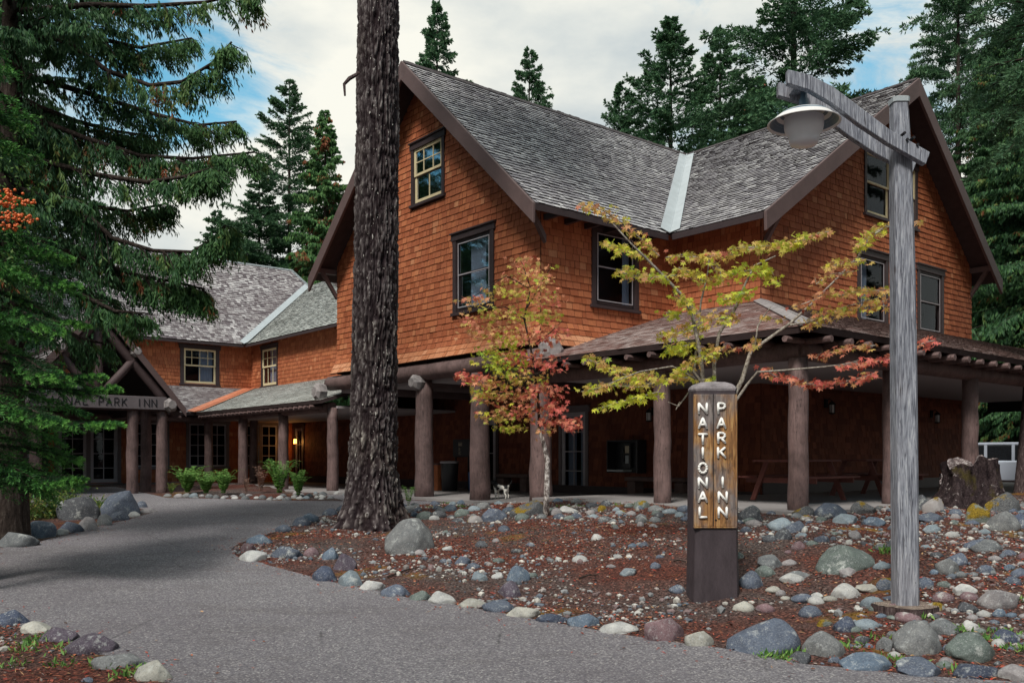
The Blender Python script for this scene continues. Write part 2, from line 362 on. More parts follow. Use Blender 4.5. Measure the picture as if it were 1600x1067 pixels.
def make_ground():
    xs = np.concatenate([np.linspace(-260, -30, 18)[:-1], np.linspace(-30, -13, 30)[:-1], np.linspace(-13, 15, 300), np.linspace(15, 32, 30)[1:], np.linspace(32, 260, 18)[1:]])
    ys = np.concatenate([np.linspace(-60, 4, 12)[:-1], np.linspace(4, 9, 70)[:-1], np.linspace(9, 26, 170), np.linspace(26, 60, 40)[1:], np.linspace(60, 420, 22)[1:]])
    X, Y = np.meshgrid(xs, ys); Zz = gz(X.ravel(), Y.ravel()).reshape(X.shape)
    rd = in_poly(X.ravel(), Y.ravel(), ROAD).reshape(X.shape); Zz = np.where(rd, Zz - .02, Zz)
    V = np.stack([X.ravel(), Y.ravel(), Zz.ravel()], 1); nx = len(xs); ny = len(ys)
    i, j = np.meshgrid(np.arange(nx - 1), np.arange(ny - 1)); a = (j * nx + i).ravel()
    me = np_mesh('ground', V, np.stack([a, a + 1, a + nx + 1, a + nx], 1), mats=[MAT['floor']], smooth=True)
    tag(link('ground', me), kind='structure')
    # driveway sheet with its exact outline
    P = ROAD; n = len(P); pts = []
    for i in range(n):
        a, b = P[i], P[(i + 1) % n]; k = max(1, int(np.hypot(*(b - a)) / .25))
        for t in range(k): pts.append(a + (b - a) * t / k)
    nb = len(pts); jit = RN.normal(0, .012, (nb, 2)); pts = [p + q for p, q in zip(pts, jit)]
    gx, gy = np.meshgrid(np.arange(-16, 10, .45), np.arange(-2, 32, .45)); gx = gx.ravel(); gy = gy.ravel()
    ok = in_poly(gx, gy, P) & (dist_poly(gx, gy, P) > .2)
    allp = pts + list(zip(gx[ok], gy[ok]))
    vs, es, fs, *_ = geometry.delaunay_2d_cdt([Vector((float(p[0]), float(p[1]))) for p in allp], [(i, (i + 1) % nb) for i in range(nb)], [], 1, 1e-5)
    A = np.array([(v.x, v.y) for v in vs]); Fs = np.array([f for f in fs if len(f) == 3])
    c = A[Fs].mean(1); Fs = Fs[in_poly(c[:, 0], c[:, 1], P)]
    # 3 cm of asphalt standing proud of the soil, with a skirt on its edge
    z = g0(A[:, 1]) + .006
    V = np.column_stack([A, z])
    e = {}
    for f in Fs:
        for q in range(3):
            k = (f[q], f[(q + 1) % 3]); e[k] = 1
    rim = [k for k in e if (k[1], k[0]) not in e]
    base = len(V); V = np.vstack([V, V - [0, 0, .06]])
    F4 = np.array([(b, a, a + base, b + base) for a, b in rim])
    me = np_mesh('driveway', V, F4, Fs, mats=[MAT['asphalt']])
    tag(link('driveway', me), kind='structure')
make_ground()
# ------------------------------------------------ the inn
def clip_interval(poly, v):
    xs = []
    n = len(poly)
    for i in range(n):
        (u0, v0), (u1, v1) = poly[i], poly[(i + 1) % n]
        if (v0 <= v) != (v1 <= v): xs.append(u0 + (u1 - u0) * (v - v0) / (v1 - v0))
    return (min(xs), max(xs)) if len(xs) >= 2 else None
def field(poly, O, U, V, N, course, wr, th, holes=(), vj=.004, lap=1.15, rng=random):
    recs = []; vmin = min(p[1] for p in poly); vmax = max(p[1] for p in poly); nc = max(1, round((vmax - vmin) / course)); c = (vmax - vmin) / nc
    flip = U.cross(V).dot(N) < 0
    for j in range(nc):
        v0 = vmin + j * c; iv = clip_interval(poly, v0 + c * .5)
        if not iv: continue
        segs = [iv]
        for (a, b, z0, z1) in holes:
            if z0 < v0 + c * .55 and z1 > v0 + c * .45:
                ns = []
                for (p, q) in segs:
                    if b <= p or a >= q: ns.append((p, q))
                    else:
                        if a > p: ns.append((p, a))
                        if b < q: ns.append((b, q))
                segs = ns
        for (p, q) in segs:
            u = p; first = True
            while u < q - .012:
                w = rng.uniform(*wr) * (rng.uniform(.4, 1) if first else 1); first = False
                if q - u - w < wr[0] * .45: w = q - u
                g = rng.uniform(.005, .011)
                P = O + U * (u + g / 2) + V * (v0 + rng.uniform(-vj, vj)); W = w - g; UU = U
                if flip: P = P + U * W; UU = -U
                recs.append((P, UU, V, N, W, c * lap, th * rng.uniform(.75, 1.25), rng.random()))
                u += w
    return recs
UNIT = {}
def unit_shingle(mats, key):
    if key not in UNIT:
        V = [(0, 0, 1), (1, 0, 1), (1, 1, .12), (0, 1, .12), (0, 0, 0), (1, 0, 0), (1, 1, 0), (0, 1, 0)]
        me = bpy.data.meshes.new('shingle'); me.from_pydata(V, [], [(0, 1, 2, 3), (4, 5, 1, 0), (4, 0, 3, 7), (5, 6, 2, 1)])
        for m in mats: me.materials.append(m)
        me.polygons.foreach_set('material_index', [0, 1, 1, 1]); me.update(); UNIT[key] = me
    return UNIT[key]
def recs_mesh(recs, name, mats, parent):
    off = root_of(parent).location
    P = np.array([r[0] - off for r in recs]); U = np.array([r[1] for r in recs]); V = np.array([r[2] for r in recs]); N = np.array([r[3] for r in recs])
    w = np.array([r[4] for r in recs])[:, None]; h = np.array([r[5] for r in recs])[:, None]; t = np.array([r[6] for r in recs])[:, None]; tn = np.array([r[7] for r in recs])
    a = P + N * t; b = a + U * w; c = P + U * w + V * h + N * t * .12; d = P + V * h + N * t * .12; e = P; f = P + U * w
    VV = np.stack([a, b, c, d, e, f], 1).reshape(-1, 3); k = len(recs); o = (np.arange(k) * 6)[:, None]
    F4 = np.concatenate([o + [0, 1, 2, 3], o + [4, 5, 1, 0]]); F3 = np.concatenate([o + [4, 0, 3], o + [5, 2, 1]])
    me = np_mesh(name, VV, F4, F3, mats, np.repeat([0, 1], k), np.ones(2 * k))
    set_attr(me, 'tint', np.tile(tn, 4))
    ob = link(name, me, parent); ob['kind'] = 'stuff'; return ob
def score(r):
    P = r[0] + r[1] * r[4] / 2; v = P - Vector((0, 0, CAMZ)); d = v.length; px = CX + FPX * v.x / max(v.y, .1); py = HY - FPX * v.z / max(v.y, .1)
    if not (0 < px < 1600 and 0 < py < 1067): return 0
    fac = -v.normalized().dot(r[3]); return fac * r[4] * r[5] / d ** 2 if fac > 0 else 0
ALLREC = {'wall': [], 'roof': []}
def add_field(kind, parent, mats, recs): ALLREC[kind].append((parent, mats, recs))
def flush(kind, name, nind=300):
    sc = sorted([score(r) for _, _, rs in ALLREC[kind] for r in rs], reverse=True); thr = sc[min(nind, len(sc) - 1)]; cnt = 0
    for parent, mats, rs in ALLREC[kind]:
        big = [r for r in rs if score(r) > thr]; rest = [r for r in rs if score(r) <= thr]; off = root_of(parent).location
        for r in big:
            if cnt >= nind: rest.append(r); continue
            o = link(name, unit_shingle(mats, mats[0].name), parent); cnt += 1
            M = Matrix((r[1], r[2], r[3])).transposed().to_4x4(); o.matrix_local = Matrix.Translation(r[0] - off) @ M @ Matrix.Diagonal((r[4], r[5], r[6], 1))
        if rest: recs_mesh(rest, name + 's', mats, parent)

INN = empty('inn', bp(0, 0, .3), 'large two storey lodge with orange shingled walls, grey shingle roofs and log porches', 'inn')
def cdt_sheet(poly, holes):
    pts = [Vector(p) for p in poly]; ed = [(i, (i + 1) % len(poly)) for i in range(len(poly))]
    for (a, b, c, d) in holes:
        k = len(pts); pts += [Vector(q) for q in ((a, c), (b, c), (b, d), (a, d))]; ed += [(k, k + 1), (k + 1, k + 2), (k + 2, k + 3), (k + 3, k)]
    vs, es, fs, *_ = geometry.delaunay_2d_cdt(pts, ed, [], 1, 1e-6); out = []
    P = np.array(poly)
    for f in fs:
        c = sum((vs[i] for i in f), Vector((0, 0))) / len(f)
        if not in_poly(np.array([c.x]), np.array([c.y]), P)[0]: continue
        if any(a < c.x < b and z0 < c.y < z1 for (a, b, z0, z1) in holes): continue
        out.append(f)
    return vs, out
def wall(poly, O, U, N, wins=(), shing=True, mats=None, flare=None, course=.15, wr=(.11, .25), name='wall'):
    """poly in (u, z). wins: dict list"""
    holes = [(w['u'][0], w['u'][1], w['z'][0], w['z'][1]) for w in wins]
    vs, fs = cdt_sheet(poly, holes); mb = MB()
    mb.add([O + U * v.x + Z * v.y for v in vs], [list(f) for f in fs])
    mb.add([O + U * v.x + Z * v.y - N * .16 for v in vs], [list(f)[::-1] for f in fs])
    ob = mb.build(name, MAT['core'], INN, fix=False)
    if shing:
        mats = mats or [MAT['wall'], MAT['wallbutt']]
        hs = [(a - .09, b + .09, c - .07, d + .1) for a, b, c, d in holes]
        zlo = min(p[1] for p in poly)
        if flare:
            za, zb, out = flare
            pp = [(u, max(z, zb)) for u, z in poly]
            add_field('wall', ob, mats, field(pp, O, U, Z, N, course, wr, .02, hs))
            u0 = min(p[0] for p in poly); u1 = max(p[0] for p in poly)
            segs = [(0, za, out), (.5, (za + zb) / 2, out * .36), (1, zb, 0)]
            for i in range(2):
                (_, z0, o0), (_, z1, o1) = segs[i], segs[i + 1]; Lv = sqrt((z1 - z0) ** 2 + (o0 - o1) ** 2)
                Vv = (Z * (z1 - z0) + N * (o1 - o0)) / Lv; Nn = (N * (z1 - z0) + Z * (o0 - o1)) / Lv
                # the mitre at the corner: the outer courses run out as far as the flare does
                e0, e1 = flare_ends(O, U, u0, u1); 
                q = [(u0 - e0 * o0, 0), (u1 + e1 * o0, 0), (u1 + e1 * o1, Lv), (u0 - e0 * o1, Lv)]
                add_field('wall', ob, [MAT['flare'] if i == 0 else MAT['wall'], MAT['wallbutt']], field(q, O + Z * z0 + N * o0, U, Vv, Nn, course, wr, .016))
                m2 = MB(); m2.prism([O + U * a + Z * z0 + N * o0 + Vv * b for a, b in q], -Nn * .03); m2.build('flared_skirt', MAT['core'], ob)
        else:
            add_field('wall', ob, mats, field(poly, O, U, Z, N, course, wr, .02, hs))
    for w in wins: window(O, U, N, w, ob)
    return ob
def flare_ends(O, U, u0, u1):
    # 1 where the end is the outside corner C0 (both walls flare there)
    a = (O + U * u0); b = (O + U * u1); c = bp(0, 0)
    return (1 if (a.xy - c.xy).length < .05 else 0), (1 if (b.xy - c.xy).length < .05 else 0)
def window(O, U, N, w, parent):
    a, b = w['u']; c, d = w['z']; st = w.get('st', 'dark'); tm = MAT[w.get('trim', 'trim')]; sm = {'dark': MAT['trim'], 'cream': MAT['cream'], 'grey': MAT['greysash']}[st]
    T = w.get('tw', .12); mb = MB(); e = .045
    mb.obox(O, U, Z, N, a - T, a, c - .02, d, -.05, e); mb.obox(O, U, Z, N, b, b + T, c - .02, d, -.05, e)
    mb.obox(O, U, Z, N, a - T - .05, b + T + .05, d, d + .15, -.05, e + .012); mb.obox(O, U, Z, N, a - T - .07, b + T + .07, d + .15, d + .185, -.05, e + .05)
    mb.obox(O, U, Z, N, a - T - .04, b + T + .04, c - .09, c - .02, -.05, e + .04)
    for x in w.get('posts', ()): mb.obox(O, U, Z, N, x - .07, x + .07, c - .02, d, -.05, e - .004)
    W = mb.build('window', tm, parent)
    # recess box (dark room behind)
    r = MB(); dp = .55
    for q in ((a, a, c, d, 0), (b, b, c, d, 0)): pass
    P = lambda u, z, n: O + U * u + Z * z + N * n
    x0, x1, y0, y1 = a - .2, b + .2, c - .2, d + .2
    r.add([P(x0, y0, -.17), P(x1, y0, -.17), P(x1, y1, -.17), P(x0, y1, -.17), P(x0, y0, -dp), P(x1, y0, -dp), P(x1, y1, -dp), P(x0, y1, -dp)], [(4, 5, 6, 7), (0, 4, 7, 3), (1, 2, 6, 5), (0, 1, 5, 4), (3, 7, 6, 2)])
    r.build('room', MAT['dark'], W, fix=False)
    units = w.get('units') or [(a, b)]
    for (p, q) in units:
        s = MB(); f = w.get('fw', .055); mid = c + (d - c) * w.get('mid', .5)
        n0, n1 = -.03, .012; n2, n3 = -.06, -.02
        if w.get('fixed'):
            s.obox(O, U, Z, N, p, p + f, c, d, n0, n1); s.obox(O, U, Z, N, q - f, q, c, d, n0, n1); s.obox(O, U, Z, N, p + f, q - f, c, c + f, n0, n1); s.obox(O, U, Z, N, p + f, q - f, d - f, d, n0, n1)
            bars = [(c, d, w.get('nx', 2), w.get('nz', 4), -.022, .004)]
            panes = [(c, d, -.012)]
        else:
            # upper sash proud, lower sash behind it
            s.obox(O, U, Z, N, p, p + f, mid, d, n0, n1); s.obox(O, U, Z, N, q - f, q, mid, d, n0, n1); s.obox(O, U, Z, N, p + f, q - f, d - f, d, n0, n1); s.obox(O, U, Z, N, p + f, q - f, mid, mid + f * .8, n0, n1)
            s.obox(O, U, Z, N, p, p + f, c, mid, n2, n3); s.obox(O, U, Z, N, q - f, q, c, mid, n2, n3); s.obox(O, U, Z, N, p + f, q - f, c, c + f * 1.35, n2, n3)
            bars = [(mid, d, w.get('nx', 1), w.get('nz', 1), -.02, .004), (c, mid, w.get('nxl', 1), 1, -.05, -.026)]
            panes = [(c, mid, -.04), (mid, d, -.01)]
        for (z0, z1, nx, nz, m0, m1) in bars:
            bw = .011 if not w.get('fixed') else .014
            for i in range(1, nx): u = p + (q - p) * i / nx; s.obox(O, U, Z, N, u - bw, u + bw, z0 + f, z1 - f * .6, m0, m1)
            for i in range(1, nz): z = z0 + (z1 - z0) * i / nz; s.obox(O, U, Z, N, p + f, q - f, z - bw, z + bw, m0 + .001, m1 + .001)
        s.build('sash', sm, W)
        if st == 'dark' and not w.get('fixed'):    # thin light storm-window bead just inside the dark frame
            s2 = MB(); z0, z1 = c + .03, d - .03; bw = .022
            s2.obox(O, U, Z, N, p + f, p + f + bw, z0 + f, z1 - f, .013, .022); s2.obox(O, U, Z, N, q - f - bw, q - f, z0 + f, z1 - f, .013, .022)
            s2.obox(O, U, Z, N, p + f + bw, q - f - bw, z0 + f, z0 + f + bw, .013, .022); s2.obox(O, U, Z, N, p + f + bw, q - f - bw, z1 - f - bw, z1 - f, .013, .022)
            s2.obox(O, U, Z, N, p + f + bw, q - f - bw, mid, mid + bw, .013, .024); s2.build('storm_frame', MAT['greysash'], W)
        for (z0, z1, n) in panes:
            g = MB(); g.add([P(p + .02, z0 + .01, n), P(q - .02, z0 + .01, n), P(q - .02, z1 - .01, n), P(p + .02, z1 - .01, n)], [(0, 1, 2, 3)]); g.build('pane', MAT['glass'], W, fix=False)
        for (f0, f1) in w.get('curt', ()):
            k = 26; us = [p + (q - p) * (f0 + (f1 - f0) * i / k) for i in range(k + 1)]; cb = MB()
            vs = [P(u, z, -.16 + .02 * sin(i * 1.9)) for z in (c, d) for i, u in enumerate(us)]
            cb.add(vs, [(i, i + 1, k + 2 + i, k + 1 + i) for i in range(k)]); cb.build('curtain', MAT['curtain'], W, fix=False, smooth=True)
    return W

dA = -D1
EV, RG = 6.75, 11.3; sA = (RG - EV) / 4.96
zw = lambda: EV + sA * .5 - .13
# gable A
W_A = [dict(u=(3.62, 4.86), z=(7.98, 9.36), st='cream', trim='trim', nx=3, nz=2, nxl=2, tw=.11, fw=.075),
       dict(u=(1.70, 3.02), z=(5.02, 6.72), st='dark', curt=[(.3, .75)], tw=.13),
       dict(u=(5.9, 7.22), z=(5.02, 6.72), st='dark', curt=[(.3, .75)], tw=.13)]
gA = wall([(0, 3.95), (8.92, 3.95), (8.92, zw()), (4.46, RG - .14), (0, zw())], bp(0, 0), dA, -D2, W_A, flare=(3.95, 4.5, .24))
W_S = [dict(u=(1.62, 2.88), z=(5.0, 6.68), st='dark', curt=[(.82, 1.0), (0, .1)], tw=.13)]
sA_wall = wall([(0, 3.95), (4.28, 3.95), (4.28, zw()), (0, zw())], bp(0, 0), D2, D1, W_S, flare=(3.95, 4.5, .24))
wall([(0, 3.95), (4.28, 3.95), (4.28, zw()), (0, zw())], bp(-8.92, 0), D2, -D1, [])
# B left wall, gable B (full height)
wall([(0, 4.0), (2.5, 4.0), (2.5, 7.12), (0, 7.12)], bp(0, 4.28), D1, -D2)
wall([(0, .5), (2.5, .5), (2.5, 3.99), (0, 3.99)], bp(0, 4.28), D1, -D2, mats=[MAT['wallshaded'], MAT['wallbutt']])
sB = (RG - EV) / 6.64
W_B = [dict(u=(8.72, 9.86), z=(7.75, 9.3), st='cream', nx=1, nz=1, tw=.1, fw=.06), dict(u=(10.12, 11.26), z=(7.75, 9.3), st='cream', tw=.1, fw=.06),
       dict(u=(8.42, 9.66), z=(4.98, 6.65), st='dark', tw=.13, curt=[(.15, .5)]), dict(u=(11.5, 12.75), z=(4.98, 6.65), st='dark', tw=.13, curt=[(.1, .3)])]
wall([(4.28, .6), (14.7, .6), (14.7, 3.99), (4.28, 3.99)], bp(2.5, 0), D2, D1, mats=[MAT['wallshaded'], MAT['wallbutt']])
gB = wall([(4.28, 4.0), (14.7, 4.0), (14.7, 7.05), (10.19, RG - .16), (4.28, EV + sB * .73 - .14)], bp(2.5, 0), D2, D1, W_B)
wall([(-16, .6), (2.5, .6), (2.5, 7.0), (-16, 7.0)], bp(0, 14.7), D1, D2, shing=False)
# ground floor wall behind the porches (one line), with the glazed door
DOOR = dict(u=(-3.98, -3.02), z=(.66, 2.78), fixed=True, st='grey', trim='greytrim', nx=2, nz=4, fw=.12, curt=[(.1, .42), (.62, .9)], tw=.1)
DOOR2 = dict(u=(-7.9, -6.9), z=(.66, 2.7), fixed=True, st='grey', trim='trim', nx=1, nz=2, fw=.16)
DOOR3 = dict(u=(-20.45, -19.75), z=(.7, 2.75), fixed=True, st='grey', trim='trim', nx=2, nz=3, fw=.12)
wall([(-20.8, .3), (0, .3), (0, 3.5), (-20.8, 3.5)], bp(0, 4.28), D1, -D2, [DOOR3, DOOR2, DOOR], mats=[MAT['wallshaded'], MAT['wallbutt']])
# wing C lower and upper
Wc = [dict(u=(-2.2, -.95), z=(1.18, 2.86), fixed=True, st='grey', trim='greytrim', nx=2, nz=4, fw=.06),
      dict(u=(-.06, 1.42), z=(1.18, 2.86), fixed=True, st='grey', trim='greytrim', nx=2, nz=4, fw=.06, units=[(-.06, .65), (.71, 1.42)], posts=[.68]),
      dict(u=(2.15, 3.6), z=(1.18, 2.86), fixed=True, st='grey', trim='greytrim', nx=2, nz=4, fw=.06, units=[(2.15, 2.84), (2.91, 3.6)], posts=[2.875]),
      dict(u=(-4.75, -2.72), z=(.62, 2.75), fixed=True, st='grey', trim='greytrim', nx=2, nz=4, fw=.13, units=[(-4.75, -3.78), (-3.69, -2.72)], posts=[-3.735]),
      dict(u=(-7.0, -5.2), z=(.62, 2.75), fixed=True, st='dark', trim='trim', nx=4, nz=4, fw=.09)]
wall([(-14, .3), (4.28, .3), (4.28, 3.6), (-14, 3.6)], bp(-20.8, 0), D2, D1, Wc)
WcU = [dict(u=(1.2, 2.62), z=(4.78, 6.3), st='cream', nx=4, nz=2, nxl=2, tw=.16, fw=.08, curt=[(.5, .95)])]
wall([(-12, 4.3), (4.28, 4.3), (4.28, 6.95), (-12, 6.95)], bp(-25, 0), D2, D1, WcU, course=.16)
W2 = [dict(u=(22.25, 23.75), z=(4.72, 6.32), st='cream', nx=3, nz=2, nxl=3, tw=.1, fw=.08, curt=[(.2, .7)])]
wall([(14.0, 4.3), (25, 4.3), (25, 6.85), (14.0, 6.85)], bp(0, 4.28), dA, -D2, W2, course=.16)
wall([(8.95, 3.51), (13.9, 3.51), (13.9, 5.2), (8.95, 5.2)], bp(0, 4.28), dA, -D2, shing=False)
def plainbox(name, m0, m1, k0, k1, z0, z1, mat, parent=INN):
    return MB().obox(bp(0, 0), D1, D2, Z, m0, m1, k0, k1, z0, z1).build(name, mat, parent)
# far walls that close the volumes
wall([(0, .3), (16, .3), (16, 6.9), (0, 6.9)], bp(-14.0, 4.28), D2, -D1, shing=False)
wall([(-30, .3), (2.3, .3), (2.3, 6.8), (-30, 6.8)], bp(0, 14.6), D1, D2, shing=False)
# storey floor over the gable A porch
plainbox('porch_ceiling', -8.9, -.02, .12, 4.26, 3.42, 3.52, MAT['ceil'])
plainbox('upper_floor', -8.88, -.05, .1, 4.2, 3.53, 3.93, MAT['soffit'])
plainbox('porch_ceiling', -20.75, -9.0, .05, 4.26, 2.98, 3.05, MAT['ceil'])
mb = MB(); mb.obox(bp(0, 0), D1, D2, Z, .05, 6.05, .12, 4.24, 3.2, 3.26); mb.obox(bp(0, 0), D1, D2, Z, 2.52, 6.05, 4.26, 18.5, 3.2, 3.26); mb.build('porch_ceiling', MAT['ceil'], INN)
# slabs
plainbox('porch_floor', -9.1, .28, -.42, 4.27, .1, .585, MAT['concrete'])
plainbox('porch_floor', -20.8, -9.12, -.3, 4.27, .1, .53, MAT['concrete'])
mb = MB(); mb.obox(bp(0, 0), D1, D2, Z, .3, 6.62, -.5, 18.6, .1, .74); mb.build('porch_floor', MAT['concrete'], INN)

# ---- roofs
def roof(poly_mk, zf, eaveU, name, mat, th=.10, ridge_cap=None, kind=True, course=.15):
    """poly in plan (m,k) -> top surface z from zf(m,k)"""
    P = [bp(m, k, zf(m, k)) for m, k in poly_mk]
    n = (P[1] - P[0]).cross(P[2] - P[0]).normalized()
    if n.z < 0: n = -n
    U = eaveU.normalized(); V = n.cross(U); 
    if V.z < 0: V = -V
    mb = MB(); mb.prism(P, -n * th); ob = mb.build(name, MAT['soffit'], INN)
    if kind:
        O = P[0]; pl2 = [((p - O).dot(U), (p - O).dot(V)) for p in P]
        lo = name == 'porch_roof'; add_field('roof', ob, [mat, MAT['pbutt' if lo else 'rbutt']], field(pl2, O + n * .002, U, V, n, course, (.10, .22), .012 if lo else .032, vj=.014, lap=1.18))
    return ob
fA = lambda m, k: EV + sA * (.5 - m)
RA = roof([(.5, -.6), (.5, 3.55), (-4.46, 10.19), (-4.46, -.6)], fA, D2, 'roof', MAT['rA'])
roof([(-9.42, -.6), (-9.42, 10.19), (-4.46, 10.19), (-4.46, -.6)], lambda m, k: EV + sA * (m + 9.42), D2, 'roof', MAT['rA'], course=.3)
RBl = roof([(.5, 3.55), (3.1, 3.55), (3.1, 10.19), (-4.46, 10.19)], lambda m, k: EV + sB * (k - 3.55), D1, 'roof', MAT['rA'])
sB2 = (RG - EV) / (15.2 - 10.19)
roof([(-14, 15.2), (3.1, 15.2), (3.1, 10.19), (-14, 10.19)], lambda m, k: EV + sB2 * (15.2 - k), D1, 'roof', MAT['rA'], course=.3)
zP = 3.57; sP1 = 1.46 / 4.78; sP2 = 1.46 / 4.23
RPl = roof([(-.25, -.5), (6.73, -.5), (2.5, 4.28), (.0, 4.28), (-.25, .2)], lambda m, k: zP + sP1 * (k + .5), D1, 'porch_roof', MAT['rB'])
RPf = roof([(6.73, -.5), (6.73, 19.2), (2.5, 19.2), (2.5, 4.28)], lambda m, k: zP + sP2 * (6.73 - m), D2, 'porch_roof', MAT['rB'])
zL = 3.2; sL = 1.45 / 4.78
RLl = roof([(-9.0, -.5), (-18.9, -.5), (-25, 4.28), (-9.0, 4.28)], lambda m, k: zL + sL * (k + .5), -D1, 'porch_roof', MAT['rC'])
RLc = roof([(-18.9, -.5), (-18.9, -13), (-25, -13), (-25, 4.28)], lambda m, k: zL + 1.45 / 6.1 * (-18.9 - m), D2, 'porch_roof', MAT['rD'])
R2 = roof([(-14.1, 3.78), (-24.5, 3.78), (-28.3, 8.85), (-26.1, 8.85)], lambda m, k: 6.6 + .75 * (k - 3.78), -D1, 'roof', MAT['rC'])
roof([(-14.1, 3.78), (-26.1, 8.85), (-14.1, 13.9)], lambda m, k: 6.6 + .317 * (-14.1 - m), D2, 'roof', MAT['rC'], kind=False)
RC = roof([(-24.5, 3.78), (-24.5, -12.5), (-29.2, -12.5), (-29.2, 8.3), (-28.3, 8.85)], lambda m, k: 6.6 + 1.0 * (-24.5 - m), D2, 'roof', MAT['rD'])
roof([(-29.2, -12.5), (-29.2, 8.3), (-34, 8.3), (-34, -12.5)], lambda m, k: 11.3 - 1.0 * (-29.2 - m), D2, 'roof', MAT['rD'], kind=False)
# ridge caps, valleys, hips
def strip(p0, p1, w, up, parent, name, mat, h=.03):
    t = (p1 - p0).normalized(); s = t.cross(up).normalized(); mb = MB(); n = s.cross(t).normalized()
    for q in (-1, 1):
        dn = s * q * w - n * w * .0
        mb.prism([p0 + n * h, p1 + n * h, p1 + dn + n * (h - .0), p0 + dn + n * (h - .0)], -n * .02)
    return mb.build(name, mat, parent)
def valley(p0, p1, nA, nB, w, parent, mat):
    """V shaped metal strip lying on two slopes"""
    t = (p1 - p0).normalized(); mb = MB()
    for n, sg in ((nA, 1), (nB, -1)):
        s = t.cross(n).normalized()
        if (s * sg).dot(nA.cross(t)) == 0: pass
        # choose the side that climbs
        if s.z < 0: s = -s
        lift = n * .036; 
        mb.prism([p0 + lift, p1 + lift, p1 + s * w + lift, p0 + s * w + lift], -n * .008)
    mb.tube([p0 + Z * .05, p1 + Z * .05], .016, 6)
    return mb.build('valley_flashing', mat, parent)
def nrm(pl):
    n = (pl[1] - pl[0]).cross(pl[2] - pl[0]).normalized(); return n if n.z > 0 else -n
nA_ = nrm([bp(.5, 0, EV), bp(.5, 3, EV), bp(-4.46, 0, RG)]); nB_ = nrm([bp(0, 3.55, EV), bp(3, 3.55, EV), bp(0, 10.19, RG)])
valley(bp(.55, 3.50, EV), bp(-4.46, 10.19, RG), nA_, nB_, .26, RA, MAT['flash'])
n2_ = nrm([bp(-15, 3.78, 6.6), bp(-20, 3.78, 6.6), bp(-15, 8.85, 10.4)]); nC_ = nrm([bp(-24.5, 0, 6.6), bp(-24.5, 3, 6.6), bp(-29.2, 0, 11.3)])
valley(bp(-24.4, 3.7, 6.6), bp(-28.3, 8.85, 10.4), n2_, nC_, .24, RC, MAT['flash'])
nL_ = nrm([bp(-10, -.5, zL), bp(-12, -.5, zL), bp(-10, 4.28, zL + 1.45)]); nLc_ = nrm([bp(-18.9, -5, zL), bp(-18.9, -3, zL), bp(-25, -5, zL + 1.45)])
valley(bp(-18.8, -.55, zL), bp(-25, 4.28, zL + 1.45), nL_, nLc_, .3, RLl, MAT['copper'])
def cap(p0, p1, na, nb, w, parent, mat, name='ridge_cap'):
    t = (p1 - p0).normalized(); mb = MB()
    for n in (na, nb):
        s = t.cross(n).normalized()
        if s.z > 0: s = -s
        mb.prism([p0 + n * .05, p1 + n * .05, p1 + s * w + n * .04, p0 + s * w + n * .04], -n * .02)
    mb.build(name, mat, parent)
nA2 = nrm([bp(-9.42, 0, EV), bp(-9.42, 3, EV), bp(-4.46, 0, RG)]); nB2 = nrm([bp(0, 15.2, EV), bp(3, 15.2, EV), bp(0, 10.19, RG)])
cap(bp(-4.46, -.62, RG), bp(-4.46, 10.3, RG), nA_, nA2, .13, RA, MAT['trim']); cap(bp(3.12, 10.19, RG), bp(-4.5, 10.19, RG), nB_, nB2, .13, RBl, MAT['trim'])
nPl = nrm([bp(0, -.5, zP), bp(3, -.5, zP), bp(0, 4.28, zP + 1.46)]); nPf = nrm([bp(6.73, 0, zP), bp(6.73, 4, zP), bp(2.5, 0, zP + 1.46)])
cap(bp(6.75, -.52, zP), bp(2.5, 4.28, zP + 1.46), nPl, nPf, .16, RPf, MAT['logend'], 'hip_cap')
cap(bp(-29.2, -12.5, 11.3), bp(-29.2, 8.3, 11.3), nC_, nC_ * 1.0, .12, RC, MAT['flash'])
cap(bp(-29.2, 8.3, 11.3), bp(-28.3, 8.85, 10.4), nC_, nC_ * 1.0, .14, RC, MAT['flash'])
# barge boards
def barge(eave, ridge, N, deep=.42, th=.07, proud=.0):
    d = (eave - ridge).normalized(); a = ridge - Z * .0; b = eave + d * .04
    mb = MB(); mb.prism([a + N * proud, b + N * proud, b + N * proud - Z * deep + d * -.02, a + N * proud - Z * (deep * 1.12)], N * th)
    return mb.build('barge_board', MAT['barge'], INN, bevel=.008)
barge(bp(.5, -.6, EV + .02), bp(-4.46, -.6, RG + .02), -D2); barge(bp(-9.42, -.6, EV + .02), bp(-4.46, -.6, RG + .02), -D2)
barge(bp(3.1, 3.55, EV + .02), bp(3.1, 10.19, RG + .02), D1); barge(bp(3.1, 15.2, EV + .02), bp(3.1, 10.19, RG + .02), D1)
